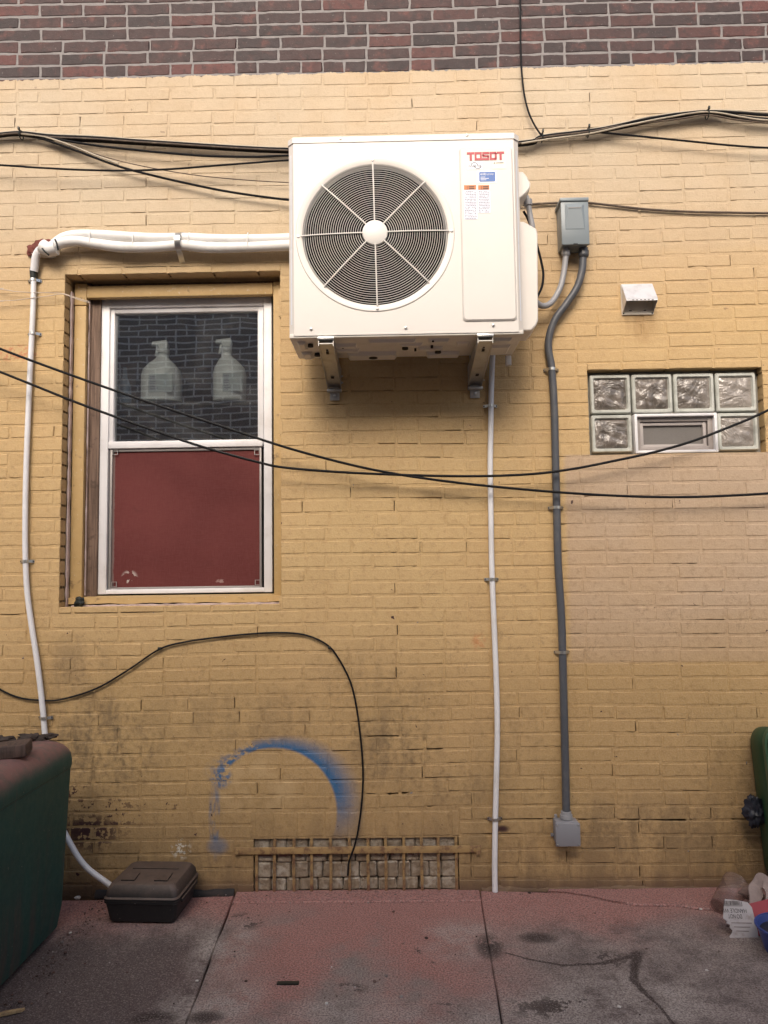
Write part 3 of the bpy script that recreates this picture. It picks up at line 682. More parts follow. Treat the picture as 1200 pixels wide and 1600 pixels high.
gx = [GB[0]+.014+k*(GB[1]-GB[0]-.030)/4 for k in range(5)]; gz = [GB[2]+.014, (GB[2]+GB[3])/2-.004, GB[3]-.014]
MB().box(GB[0], GB[1], .055, .11, GB[2], GB[3]).build('grout', M_GROUT, gbw, smooth=False)
q = random.Random(3)
for r_ in range(2):
    for c_ in range(4):
        if r_ == 0 and c_ in (1, 2): continue
        a, b, e, f_ = gx[c_]+.004, gx[c_+1]-.004, gz[r_]+.004, gz[r_+1]-.004
        blk = MB(); out = rrect(a, b, e, f_, .008, 3)
        def rng(ins, y, wob_=0):
            o_ = rrect(a+ins, b-ins, e+ins, f_-ins, max(.002, .008), 3); return [(p[0]+(q.random()-.5)*wob_, y, p[1]+(q.random()-.5)*wob_) for p in o_]
        blk.rings([rng(0,.09), rng(0,.030), rng(.004,.024), rng(.014,.024), rng(.019,.036)], False, False)
        bo = blk.build('glass_block', M_RIM, gbw)
        # rippled lens
        nx = 18; v = []; fc = []; A, Bx, E, F_ = a+.017, b-.017, e+.017, f_-.017
        for j in range(nx+1):
            for i in range(nx+1):
                u, w_ = i/nx, j/nx; ed = min(u, 1-u, w_, 1-w_)
                yy = .037 - .010*min(1, ed*7) + .0045*math.sin(u*9+w_*5+c_*2+r_)*min(1, ed*5)*math.sin(w_*11-u*3+c_)
                v.append((A+(Bx-A)*u, yy, E+(F_-E)*w_))
        for j in range(nx):
            for i in range(nx): k = j*(nx+1)+i; fc.append((k, k+1, k+nx+2, k+nx+1))
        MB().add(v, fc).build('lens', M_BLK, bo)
ha, hb, hc, hd = gx[1]+.004, gx[3]-.004, gz[0]-.006, gz[1]-.004
ho = frame('vent_frame', ha, hb, hc, hd, .013, .013, .013, .013, .008, .10, M_VINYL, gbw, .002)
M_HOP = simple('grey_vinyl', (.30,.265,.245), .45, 0, .1, 12, (.12,.10,.09), .5)
frame('inner_frame', ha+.012, hb-.012, hc+.012, hd-.012, .020, .024, .022, .022, .030, .10, M_HOP, gbw, .002)
frame('hopper_sash', ha+.034, hb-.040, hc+.030, hd-.036, .015, .015, .015, .015, .040, .08, simple('grey_vinyl_light', (.40,.36,.34), .45, 0, .1, 12), gbw, .002)
def screen_mat():
    g = NG('grey_screen'); n = g.noise(5, 4); wv = g.noise(90, 2, .5, stretch=(1,1,8)); c = g.mix(n, (.12,.108,.098), (.19,.175,.16)); c = g.mix(g.step(wv, .5, .7, 0, .3), c, (.07,.06,.055))
    return g.done(g.bsdf(c, .6))
MB().box(ha+.046, hb-.052, .054, .058, hc+.042, hd-.048).build('screen', screen_mat(), gbw, smooth=False)

# --- basement vent with iron bars
gv = bpy.data.objects.new('basement_vent', None); gv.location = (-.2, .03, 0); link(gv, B)
gv['label'] = 'low basement opening with rusty bars and blocked-up whitewashed rubble'
def rubble():
    g = NG('old_whitewashed_block'); n = g.noise(14, 5, .65); n2 = g.noise(45, 4, .65)
    c = g.ramp(g.add(g.mul(g.rnd, .35), g.mul(n, .65)), [(.25,(.15,.105,.07)),(.45,(.27,.215,.155)),(.60,(.38,.33,.265)),(.78,(.50,.46,.40))])
    c = g.mix(g.step(n2, .42, .62, 0, .75), c, (.19,.135,.085)); c = g.mix(g.mul(g.step(g.Z, .145, .155), g.mul(g.step(g.Z, .185, .175), g.step(n, .5, .54))), c, (.10,.035,.03))
    return g.done(g.bsdf(c, .85, 0, g.bump(g.add(n, n2), .8, .01)))
M_RUB = rubble()
q = random.Random(9); z = .0; rows = [(.0,.055),(.055,.125),(.125,.175),(.175,.24)]
for (za, zb) in rows:
    x = GR[0]
    while x < GR[1]-.01:
        l = q.uniform(.055, .10); e = min(GR[1], x+l)
        bm = bmesh.new(); bmesh.ops.create_cube(bm, size=1)
        for v in bm.verts: v.co = ((x+e)/2+v.co.x*(e-x-.003)+q.uniform(-.003,.003), .045+v.co.y*.06+q.uniform(-.004,.004), (za+zb)/2+v.co.z*(zb-za-.002)+q.uniform(-.003,.003))
        bmesh.ops.bevel(bm, geom=bm.edges[:], offset=.006, segments=1, affect='EDGES')
        MB().bm(bm).build('stone', M_RUB, gv); x = e
MB().box(GR[0]-.01, GR[1]+.01, .06, .10, -.03, GR[3]+.05).build('rubble_bed', M_RUB, gv, smooth=False)
def iron():
    g = NG('painted_rusty_iron'); n = g.noise(26, 5, .65); n2 = g.noise(8, 4)
    c = g.mix(g.step(n, .42, .68), (.36,.235,.10), (.14,.07,.04)); c = g.mix(g.step(n2, .5, .7, 0, .5), c, (.30,.19,.09)); c = g.mix(g.step(g.Z, .06, .0, 0, .7), c, (.15,.06,.045))
    return g.done(g.bsdf(c, .75, 0, g.bump(n, .5, .004)))
M_IRON = iron()
za = at(365, 1337, -.02).z; zb = at(365, 1326, -.02).z
a = at(366, 1331, -.012).x; b = at(752, 1331, -.012).x
MB().box(a, b, -.010, -.004, za, zb, .002).build('cross_bar', M_IRON, gv)
for k, px in enumerate((401, 429, 459, 487, 517, 546, 575, 603, 631, 659, 685, 713)):
    x = at(px, 1345, .004).x; top = .232 if k > 0 else za+.004; q_ = random.Random(k)
    MB().tube([(x+q_.uniform(-.002,.002), .004, -.01), (x, .004, .08), (x, .004, .15), (x+q_.uniform(-.002,.002), .006, top)], .0075, 6).build('bar', M_IRON, gv, ang=20)
for px in (370, 747): p = at(px, 1331, -.014); MB().lathe([(.010,-.006),(.010,0)], p, 'Y', 10).build('bolt', M_IRON, gv)

# ------------------------------------------------------------------ building across the alley (seen in the panes)
OB = thing('opposite_building', (-1.5,-5.3,0), 'dark brick building mirrored in the upper pane of the sash window', 'building')
def obrick():
    g = NG('far_dark_brick'); n = g.noise(12, 4)
    c = g.ramp(g.rnd, [(0,(.17,.145,.14)),(.4,(.25,.20,.19)),(.7,(.20,.175,.17)),(1,(.30,.22,.20))]); c = g.mix(g.step(n, .5, .75, 0, .5), c, (.14,.12,.115))
    return g.done(g.bsdf(c, .85, 0, g.bump(n, .3, .005)))
OY = -5.2; OH = 4.66; OX1 = 3.1
mb = MB(); q = random.Random(21); h_ = .074; l_ = .225
for r_ in range(int(OH/h_)):
    x = -6 + (0 if r_ % 2 else l_/2)
    while x < OX1-.12:
        L = l_ if q.random() > .12 else l_/2
        d_ = q.uniform(-.001,.001)
        X_0, X_1, Z_0, Z_1, c = x+.006, x+L-.006, r_*h_+.006, (r_+1)*h_-.006, .004
        mb.add([(X_0,OY-.02,Z_0),(X_1,OY-.02,Z_0),(X_1,OY-.02,Z_1),(X_0,OY-.02,Z_1),(X_0+c,OY+d_,Z_0+c),(X_1-c,OY+d_,Z_0+c),(X_1-c,OY+d_,Z_1-c),(X_0+c,OY+d_,Z_1-c)],
               [(4,5,6,7),(0,1,5,4),(1,2,6,5),(2,3,7,6),(3,0,4,7)]); x += L
ob = mb.build('brickwork', obrick(), OB, smooth=False); ob['kind'] = 'stuff'
MB().box(-6, OX1, OY-.4, OY-.003, -.05, OH).build('wall', simple('pale_mortar', (.85,.84,.82), .9, 0, .1, 20), OB, smooth=False)
MB().box(-6.05, OX1+.05, OY-.45, OY+.04, OH+.003, OH+.08, .01).build('coping', simple('stone_coping', (.4,.38,.35), .8), OB)

# ================================================================== things on the wall
# ------------------------------------------------------------------ air conditioner
AY = -.45; AYB = -.14
ax0, ax1, az0, az1 = -.424, .541, .970+CAM_Z, 1.822+CAM_Z
A = thing('air_conditioner', ((ax0+ax1)/2, (AY+AYB)/2, az0), 'cream white outdoor air conditioner unit with round fan grille mounted on the wall', 'air conditioner')
ch = .022; fc = at(586, 366, AY); fr_ = .300
M_EDGE_GLARE = simple('sky_glare_edge', (.76,.79,.84), .3)
# front panel with the round mouth
N = 96; x0, x1, z0, z1 = ax0+ch, ax1-ch, az0+.002, az1-.022
circ = [(fc.x+fr_*math.cos(2*math.pi*k/N), fc.z+fr_*math.sin(2*math.pi*k/N)) for k in range(N)]
rect = []
for k in range(N):
    a = 2*math.pi*k/N; dx, dz = math.cos(a), math.sin(a)
    t = min(((x1-fc.x) if dx > 0 else (x0-fc.x))/dx if abs(dx) > 1e-6 else 9, ((z1-fc.z) if dz > 0 else (z0-fc.z))/dz if abs(dz) > 1e-6 else 9)
    rect.append([fc.x+dx*t, fc.z+dz*t])
for cx, cz in ((x0,z0),(x1,z0),(x1,z1),(x0,z1)):
    k = min(range(N), key=lambda k: (rect[k][0]-cx)**2+(rect[k][1]-cz)**2); rect[k] = [cx, cz]
def circ_r(r, y): return [(fc.x+r*math.cos(2*math.pi*k/N), y, fc.z+r*math.sin(2*math.pi*k/N)) for k in range(N)]
mb = MB(); mb.rings([[(p[0], AY, p[1]) for p in rect], circ_r(fr_+.030, AY), circ_r(fr_+.027, AY-.004), circ_r(fr_+.012, AY-.004), circ_r(fr_+.002, AY-.001), circ_r(fr_-.003, AY+.010), circ_r(fr_-.006, AY+.028)], False, False)
for sgn, xa, xb in ((1, ax0, ax0+ch), (-1, ax1-ch, ax1)):
    ya, yb = (AY+ch, AY) if sgn == 1 else (AY, AY+ch)
    mb.add([(xa,ya,z0),(xb,yb,z0),(xb,yb,z1),(xa,ya,z1)], [(0,1,2,3)])
mb.build('front_panel', M_WHITE, A, ang=25)
cab = MB()
cab.add([(ax0,AY+ch,z0),(ax0,AYB,z0),(ax0,AYB,z1),(ax0,AY+ch,z1)], [(0,1,2,3)]); cab.add([(ax1,AY+ch,z0),(ax1,AYB,z0),(ax1,AYB,z1),(ax1,AY+ch,z1)], [(0,1,2,3)])
cab.add([(ax0,AYB,z0),(ax1,AYB,z0),(ax1,AYB,z1),(ax0,AYB,z1)], [(0,1,2,3)])
o = cab.build('cabinet', M_WHITE, A, smooth=False)
out = [(ax0-.003,AYB+.004),(ax0-.003,AY+ch-.003),(ax0+ch-.003,AY-.003),(ax1-ch+.003,AY-.003),(ax1+.003,AY+ch-.003),(ax1+.003,AYB+.004)]
MB().rings([[(p[0],p[1],az1-.026) for p in out],[(p[0],p[1],az1-.004) for p in out],[(p[0]*.994,p[1]*.994-.001,az1) for p in out]]).build('top_cover', M_WHITE, A, smooth=False)
for xa, xb, ya, yb in ((ax0, ax0+ch, AY+ch, AY), (ax1, ax1-ch, AY+ch, AY)):           # pressed corner groove, sky glare painted on as bluish white
    mb = MB(); f0, f1, e = .36, .58, .0012
    qx = [xa+(xb-xa)*f for f in (f0, f1)]; qy = [ya+(yb-ya)*f-e for f in (f0, f1)]
    mb.add([(qx[0],qy[0],z0+.05),(qx[1],qy[1],z0+.05),(qx[1],qy[1],z1-.05),(qx[0],qy[0],z1-.05)], [(0,1,2,3)]); mb.build('corner_groove_glare', M_EDGE_GLARE, A, smooth=False)
# fan behind the guard
MB().rings([circ_r(fr_-.0055, AY+.027), circ_r(fr_-.004, AY+.20)], False, True).build('shroud', simple('shroud_black', (.006,.006,.007), .8, **{'Specular IOR Level': .1}), A)
M_FAN = simple('black_fan', (.008,.008,.009), .7, **{'Specular IOR Level': .15})
fan = MB().lathe([(.02,AY+.06),(.07,AY+.065),(.075,AY+.13)], (fc.x,0,fc.z), 'Y', 24).build('fan', M_FAN, A)
for k in range(3):
    v = []; f_ = []; n = 10
    for i in range(n+1):
        for j in range(7):
            a = R(120*k+ j*13 + i*3.0); r_ = .07+(.205)*i/n
            v.append((fc.x+r_*math.cos(a), AY+.075+.010*j*(.6+.4*i/n), fc.z+r_*math.sin(a)))
    for i in range(n):
        for j in range(6): q_ = i*7+j; f_.append((q_, q_+1, q_+8, q_+7))
    bl = MB().add(v, f_).build('blade', M_FAN, fan)
    sm = bl.modifiers.new('s', 'SOLIDIFY'); sm.thickness = .003
# wire guard
gd = MB(); nr = 26
for k in range(nr):
    r_ = .062 + (fr_-.004-.062)*k/(nr-1); dome = -.012*(1-(r_/fr_)**4)
    gd.tube([(fc.x+r_*math.cos(2*math.pi*i/72), AY-.004+dome, fc.z+r_*math.sin(2*math.pi*i/72)) for i in range(72)], .00115, 5, closed=True)
gdo = gd.build('fan_guard', M_WHITE2, A, ang=80); gdo['kind'] = 'stuff'
for k in range(8):
    a = R(45*k+1.0); pts = []
    for i in range(8):
        r_ = .05+(fr_+.006-.05)*i/7; pts.append((fc.x+r_*math.cos(a), AY-.008-.012*(1-(min(1,r_/fr_))**4), fc.z+r_*math.sin(a)))
    MB().tube(pts, .0034, 6).build('spoke', M_WHITE2, gdo)
MB().lathe([(.001,AY-.0225),(.046,AY-.0225),(.052,AY-.019),(.053,AY-.010)], (fc.x,0,fc.z), 'Y', 36).build('hub', M_WHITE2, gdo)
def screw(x, y, z, r, mat, parent, name='screw'): return MB().lathe([(r*.3,y-.003),(r,y-.002),(r*1.15,y)], (x,0,z), 'Y', 10).build(name, mat, parent)
for (px, py) in ((532,216.5),(730,211),(486,514),(634,512),(771,508)): p = at(px, py, AY-.004); screw(p.x, AY-.0035, p.z, .0055, M_SCREWL, A)
for k in range(4):
    a = R(90*k+1); screw(fc.x+(fr_+.018)*math.cos(a), AY-.004, fc.z+(fr_+.018)*math.sin(a), .006, M_SCREWL, A)
# raised service panel
pa = at(720, 366, AY); pb = at(804, 366, AY); pt = at(760, 230, AY).z; pz = at(760, 502, AY).z
SP = MB().prism(rrect(pa.x, pb.x, pz, pt, .016, 5), AY-.009, AY+.002, .006).build('service_panel', M_WHITE, A, ang=20); SPY = AY-.0092
# red logo built of strokes
M_RED = simple('red_print', (.42,.02,.035), .4, 0, .03)
def stroke(mb, x0, x1, z0, z1): mb.box(x0, x1, SPY-.0012, SPY, z0, z1)
la = at(730, 250, SPY); lb = at(788, 237, SPY); LWd = lb.x-la.x; LH = at(759, 237.5, SPY).z-at(759, 250.5, SPY).z; lz = at(759, 250.5, SPY).z; u = LWd/5.0; t = LH*.26
for k, chh in enumerate('TOSDT'):
    mb = MB(); xa = la.x+k*u; xb = xa+u*.97; tv = u*.26
    if chh == 'T': stroke(mb, xa-u*.03, xb+u*.0, lz+LH-t, lz+LH); stroke(mb, (xa+xb)/2-tv*.6, (xa+xb)/2+tv*.6, lz, lz+LH-t)
    elif chh == 'O': stroke(mb, xa, xb, lz+LH-t, lz+LH); stroke(mb, xa, xb+u*.02, lz, lz+t); stroke(mb, xa, xa+tv, lz+t, lz+LH-t); stroke(mb, xb-tv, xb, lz+t, lz+LH-t)
    elif chh == 'S': stroke(mb, xa+u*.03, xb, lz+LH-t, lz+LH); stroke(mb, xa, xb-u*.03, lz, lz+t); stroke(mb, xa+u*.05, xb-u*.05, lz+LH*.5-t*.5, lz+LH*.5+t*.5); stroke(mb, xa+u*.03, xa+u*.03+tv, lz+LH*.5, lz+LH-t); stroke(mb, xb-tv, xb-u*.03, lz+t, lz+LH*.5)
    else: stroke(mb, xa+u*.02, xb-u*.05, lz+LH-t, lz+LH); stroke(mb, xa, xb-u*.05, lz, lz+t); stroke(mb, xa+u*.02, xa+u*.02+tv, lz+t, lz+LH-t); stroke(mb, xb-tv-u*.02, xb, lz+t*.6, lz+LH-t*.6)
    mb.build('logo_letter', M_RED, SP, smooth=False)
M_STK = simple('white_sticker', (.84,.86,.90), .4, 0, .01); M_NAVY = simple('navy_print', (.02,.035,.09), .4); M_BLUE = simple('blue_sticker', (.035,.13,.42), .4, 0, .03)
M_ORNG = simple('orange_sticker', (.62,.17,.03), .4, 0, .03); M_GREYP = simple('grey_print', (.20,.20,.27), .5); M_PRNT = simple('dark_print', (.05,.02,.015), .5)
def srect(name, px0, px1, py0, py1, mat, y, thick=.0008):
    a, b, c, d = wrect(px0, px1, py0, py1, y); MB().box(a, b, y-thick, y, c, d).build(name, mat, SP, smooth=False); return a, b, c, d
a, b, c, d = srect('inverter_sticker', 730, 754, 253, 265, M_STK, SPY)
text_mesh('inverter_print', 'INVERTER', a+.004, SPY-.0014, c+.010, .013, M_NAVY, SP, width=(b-a)*.86)
cx, cz = a+(b-a)*.56, (c+d)/2
mb = MB(); mb.tube([(cx-.006+.014*math.cos(t_/10*math.pi), SPY-.0014, cz+.001+.012*math.sin(t_/10*math.pi)) for t_ in range(0, 11)], .0011, 4); mb.build('inverter_swoosh', M_NAVY, SP)
mb = MB(); mb.tube([(cx+.008+.014*math.cos(t_/10*math.pi), SPY-.0014, cz-.001-.012*math.sin(t_/10*math.pi)) for t_ in range(0, 11)], .0011, 4); mb.build('inverter_swoosh', M_NAVY, SP)
a, b, c, d = srect('notice_sticker', 769, 790, 252, 264, simple('ivory_sticker', (.80,.78,.68), .4, 0, .01), SPY)
mb = MB(); mb.add([(a+.006,SPY-.0012,d-.010),(a+.013,SPY-.0012,d-.010),(a+.0095,SPY-.0012,d-.004)], [(0,1,2)]); mb.box(a+.015, b-.008, SPY-.0012, SPY-.0008, d-.009, d-.006); mb.build('notice_print', M_PRNT, SP, smooth=False)
a, b, c, d = srect('certificate_sticker', 745, 776, 267, 286, M_STK, SPY)
MB().prism(rrect(a+.010, b-.006, c+.006, d-.005, .004, 3), SPY-.0016, SPY-.0008).build('certificate_field', M_BLUE, SP, smooth=False)
text_mesh('certificate_print', 'AHRI', a+.014, SPY-.0022, d-.020, .015, M_STK, SP, width=.024)
text_mesh('certificate_print', 'CERTIFIED', a+.040, SPY-.0022, d-.019, .009, M_STK, SP, width=(b-a)-.052)
mb = MB()
for k in range(3): mb.box(a+.015, a+.015+(.024,.034,.020)[k], SPY-.0021, SPY-.0016, c+.012+k*.006, c+.0142+k*.006)
mb.build('certificate_line', M_STK, SP, smooth=False)['kind'] = 'stuff'
q = random.Random(4)
for (xa, xb, yb) in ((725, 745.5, 343), (747, 766, 333)):
    a, b, c, d = srect('warning_sticker', xa, xb, 290, yb, simple('pale_sticker', (.76,.79,.88), .4, 0, .01), SPY)
    e, f_, g_, h_ = wrect(xa, xb-1.5, 289.5, 296.5, SPY); MB().box(e, f_, SPY-.0016, SPY-.0008, g_, h_).build('warning_header', M_ORNG, SP, smooth=False)
    mb = MB()
    for k in range(2):
        zz = h_-.008-k*.008; mb.add([(e+.010,SPY-.002,zz-.002),(e+.016,SPY-.002,zz-.002),(e+.013,SPY-.002,zz+.004)], [(0,1,2)]); mb.box(e+.019, e+.043, SPY-.002, SPY-.0016, zz-.0015, zz+.003)
    mb.build('warning_print', M_PRNT, SP, smooth=False)
    mb = MB(); zz = g_-.006
    while zz > c+.004:
        x = a+.003
        while x < b-.006:
            l = q.uniform(.002, .007); 
            if q.random() > .12: mb.box(x, min(b-.003, x+l), SPY-.0013, SPY-.0008, zz-.0028, zz)
            x += l+.0018
        zz -= .0068
    o = mb.build('warning_text', M_GREYP, SP, smooth=False); o['kind'] = 'stuff'
# right-hand side: cable handle bump and valve cover
def sidepoly(pts, y0, y1, name, mat):
    out = []
    for (px, py) in pts: p = at(px, py, y0); out.append((p.x, p.z))
    return MB().prism(out, y0, y1, .004).build(name, mat, A, ang=25)
sy = -.33
sidepoly([(806,268),(816,268),(824,276),(829,286),(828,294),(822,302),(806,314)], sy, sy+.14, 'handle_recess', M_WHITE)
sidepoly([(806,346),(818,346),(838,357),(840,365),(841,500),(838,508),(830,516),(806,517)], sy, sy+.15, 'valve_cover', M_WHITE)
# base pan seen from below
M_PAN = simple('galvanised_base_pan', (.74,.71,.65), .45, 0, .05, 10, (.40,.34,.26), .35)
ap = A
pan = MB().box(ax0+.002, ax1-.002, AY+.004, AYB, az0-.006, az0+.012, .002).build('base_pan', M_PAN, A)
def emb(x0, x1, y0, y1, h=.012):
    c = .010; mb = MB(); zb = az0-.0061
    o1 = [(x0,y0),(x1,y0),(x1,y1),(x0,y1)]; o2 = [(x0+c,y0+c),(x1-c,y0+c),(x1-c,y1-c),(x0+c,y1-c)]
    mb.rings([[(p[0],p[1],zb) for p in o1],[(p[0],p[1],zb-h) for p in o2]], False, True); mb.build('pan_rib', M_PAN, pan, ang=20)
emb(-.27,-.15,-.36,-.31); emb(-.31,-.14,-.29,-.25); emb(-.20,.02,-.235,-.145,.016); emb(-.10,.10,-.41,-.375); emb(.03,.13,-.355,-.325); emb(.11,.22,-.30,-.26); emb(.15,.24,-.41,-.36); emb(.15,.30,-.22,-.15,.014)
emb(-.40,-.36,-.40,-.30); emb(-.40,-.35,-.25,-.16); emb(.42,.50,-.40,-.36); emb(.42,.51,-.30,-.17,.010); emb(.27,.33,-.36,-.30,.008)
for (x, y, r_) in ((-.345,-.36,.012),(-.33,-.22,.014),(-.085,-.19,.020),(.055,-.30,.014),(.20,-.235,.014),(.10,-.27,.005),(-.21,-.33,.005),(.17,-.40,.005),(.17,-.31,.006)):
    MB().lathe([(r_,-.0236 if (x,y)==(-.085,-.19) else -.0185 ),(r_*.9,-.0062)], (x,y,az0), 'Z', 14).build('drain_hole', M_DARK, pan)
ft = at(815, 530, AYB); MB().box(ax1-.03, ax1-.006, AYB+.004, AYB+.03, az0-.05, az0-.006, .002).build('foot', M_WHITE, A)

# ------------------------------------------------------------------ brackets
def bracket(px_f, px_w, label):
    xf = at(px_f, 521, AY).x; xw = at(px_w, 590, 0).x; xm = (xf+xw)/2
    T = thing('wall_bracket', (xm, 0, az0-.14), label, 'bracket', 'steel brackets under the air conditioner')
    zt = az0-.020; hw = .030
    # channel arm: sloping soffit plate with two side flanges
    mb = MB(); ya, yb = AY-.006, -.006; dz = .085
    mb.add([(xm-hw,ya,zt-.012),(xm+hw,ya,zt-.012),(xm+hw,yb,zt-dz),(xm-hw,yb,zt-dz),(xm-hw,ya,zt-.016),(xm+hw,ya,zt-.016),(xm+hw,yb,zt-dz-.004),(xm-hw,yb,zt-dz-.004)], [(0,1,2,3),(4,7,6,5),(0,4,5,1),(1,5,6,2),(2,6,7,3),(3,7,4,0)])
    arm = mb.build('arm', M_GALV, T, smooth=False)
    for s_ in (-1, 1):
        x = xm+s_*hw
        MB().prismx([(ya,zt),(ya,zt-.024),(yb,zt-dz-.016),(yb,zt)], x-.0015, x+.0015).build('flange', M_GALV, T, smooth=False)
    MB().box(xm-hw-.004, xm+hw+.004, AY-.012, AY+.02, az0-.0195, az0-.0062, .002).build('end_cap', M_STEEL, T)
    MB().box(xm-.022, xm+.022, -.012, -.006, zt-.15, zt+.14, .001).build('wall_plate', M_GALV, T)
    MB().box(xm-.034, xm+.034, -.040, -.013, zt-dz-.030, zt-dz-.017, .002).build('foot_plate', M_GALV, T)
    for (y, w_, l) in ((-.37,.006,.018),(-.12,.007,.02),(-.40,.004,.004)):
        f_ = (y-ya)/(yb-ya); zz = zt-.016-(dz-.012)*f_ - .0003
        MB().box(xm-w_, xm+w_, y-l, y+l, zz-.0015, zz+.0, 0).xform(Matrix.Identity(4)).build('slot', M_DARK, T, smooth=False)
    for s_, zz in ((-1,-.055),(1,-.045),(1,-.075)):
        MB().lathe([(.007,0),(.007,.006),(.004,.0061),(.004,.012)], (xm+s_*hw,-.045,zt+zz), 'X', 8).xform(Matrix.Identity(4)).build('bolt', M_STEEL, T)
    MB().lathe([(.003,-.020),(.007,-.019),(.007,-.012)], (xm,0,zt-.128), 'Y', 8).build('bolt', M_STEEL, T)
bracket(508, 524, 'galvanised steel bracket under the fan side of the air conditioner')
bracket(758, 741, 'galvanised steel bracket under the labelled side of the air conditioner, beside white pipe')

# ------------------------------------------------------------------ pipes
def pts(lst, y): return [at(p[0], p[1], p[2] if len(p) > 2 else y) for p in lst]
def strap(parent, px, py, r, y, mat=M_STEEL, ears=.020, horizontal=True, sm=M_SCREW):
    c = at(px, py, y); n = 10; o1 = []; rs = []
    for k in range(n+1):
        a = math.pi*k/n; rs.append((math.cos(a), -math.sin(a)))
    prof = [(-r-ears, -.002)] + [(-q_[0]*(r+.0015), y+q_[1]*(r+.0015)) for q_ in rs] + [(r+ears, -.002)]
    mb = MB(); w_ = .0065; ring = []
    for (dx, yy) in prof:
        yy = min(yy, -.002)
        if horizontal: ring.append([(c.x+dx, yy, c.z-w_), (c.x+dx, yy-.0015, c.z-w_), (c.x+dx, yy-.0015, c.z+w_), (c.x+dx, yy, c.z+w_)])
        else: ring.append([(c.x-w_*2, yy, c.z+dx), (c.x-w_*2, yy-.0015, c.z+dx), (c.x+w_*2, yy-.0015, c.z+dx), (c.x+w_*2, yy, c.z+dx)])
    cl = mb.rings(ring).build('strap', mat, parent)
    for s_ in (-1, 1):
        d = s_*(r+ears*.62)
        x, z = (c.x+d, c.z) if horizontal else (c.x, c.z+d)
        MB().lathe([(.002,-.0085),(.0065,-.0075),(.0070,-.0036)], (x,0,z), 'Y', 10).build('screw', sm, cl)
    return cl
# white drain pipe under the unit
r_ = .0125
D = thing('drain_pipe', at(772,1393,-.02), 'straight white plastic pipe running from air conditioner down to the pavement', 'pipe')
P_ = [at(x, y, -.018) for x, y in ((769,546),(768,600),(767,660),(766,730),(767,800),(768,870),(770,930),(773,1000),(776,1080),(777,1140),(776,1200),(774,1280),(773,1350),(773.5,1393))]
P_[0].y = -.05
MB().tube(catmull(P_, 5), r_, 12).build('pipe', M_PVC, D)
for (px, py) in ((766.5,634),(768.5,905),(773.5,1280)): strap(D, px, py, r_, -.018)
# white hose left of the window
H = thing('drain_hose', at(70,1140,-.02), 'thin white plastic hose strapped to the wall left of the window', 'hose')
P_ = [at(x, y, -.020) for x, y in ((52.5,436),(52,470),(50,520),(47,580),(44,650),(41,730),(39.5,800),(39.5,860),(42,920),(49,975),(56,1020),(62,1065),(67,1110),(70,1145))]
P_ += [at(76,1200,-.03), at(88,1270,-.05), at(112,1322,-.08), at(135,1355,-.09), at(172,1383,-.10), at(190,1396,-.10)]
MB().tube(catmull(P_, 6), .0125, 12).build('hose', M_PVC, H)
for (px, py) in ((52,437.5),(51.5,521),(40,877),(69,1122)): strap(H, px, py, .0125, -.020)
# insulated line set
Lw = thing('insulated_line_set', at(260,380,-.04), 'pair of white insulated refrigerant lines running from unit to wall hole', 'pipes')
for k, (lst, y) in enumerate((([(470,372),(448,373),(390,374),(330,374),(285,372),(240,372),(190,370),(150,367),(122,367),(100,372),(84,382)], -.055), ([(470,383),(448,383.5),(390,386),(330,387),(285,383),(240,386),(190,386),(150,381),(122,377),(98,379),(80,388)], -.060))):
    MB().tube(catmull([at(a, b, y-(.0 if a < 400 else .0)) for a, b in lst], 8), .0235, 14, rf=lambda t_: 1+.05*math.sin(t_*23)).build('line', M_FOAM, Lw)
for px in (143, 388, 296, 210): 
    c = at(px, 378 if px > 150 else 373.5, -.058); 
    MB().tube([(c.x+.0*math.cos(a), c.y+.0275*math.cos(a), c.z+.043*math.sin(a)) for a in [2*math.pi*k/20 for k in range(20)]], .0022, 6, closed=True).build('seam', M_FOAM, Lw)
MB().tube([at(x, y, -.062) for x, y in ((88,387),(76,390),(66,385))], .034, 14).build('sleeve', M_FOAM, Lw)
# elbow down to the hose
MB().tube(catmull([at(x, y, -.05+.03*min(1,(y-380)/50)) for x, y in ((74,386),(62,391),(56,402),(54,418),(53,424))], 6), .0185, 14).build('elbow', M_PVC, Lw)
MB().tube([at(53,420,-.021), at(52.5,428,-.020), at(52.5,435,-.020)], .0195, 14, rf=lambda t_: 1-.2*t_).build('tape', M_TAPE, Lw)
MB().tube([at(86,374,-.09), at(89,381,-.098), at(91,391,-.088)], .004, 6).build('cable_tie', M_TAPE, Lw)
MB().tube([at(66,388,-.09), at(71,394,-.098), at(77,399,-.088)], .004, 6).build('cable_tie', M_TAPE, Lw)
strap(Lw, 281, 380, .046, -.052, horizontal=False, ears=.030)
c1 = at(281.5, 385, 0)
# rag stuffed into the wall hole
def crumple(name, c, r, sc, mat, parent=None, seed=1, sub=3):
    bm = bmesh.new(); bmesh.ops.create_icosphere(bm, subdivisions=sub, radius=1); q_ = random.Random(seed)
    from mathutils import noise as nz
    for v in bm.verts:
        d = 1+.55*nz.noise(v.co*1.9+Vector((seed,0,0)))+.32*nz.noise(v.co*4.7+Vector((0,seed,0))); v.co = Vector((v.co.x*sc[0], v.co.y*sc[1], v.co.z*sc[2]))*d*r+Vector(c)
    return MB().bm(bm).build(name, mat, parent, ang=60)
M_RAG = simple('red_brown_rag', (.16,.045,.035), .9, 0, .3, 30, (.04,.015,.012), .6); M_PUTTY = simple('pale_putty', (.62,.58,.52), .8, 0, .1, 30)
rg = crumple('sealing_rag', at(72,385,-.01), .055, (1.1,.35,.55), M_RAG, None, 4); tag(rg, 'crumpled red-brown rag sealing the wall hole behind the white pipe elbow', 'rag')
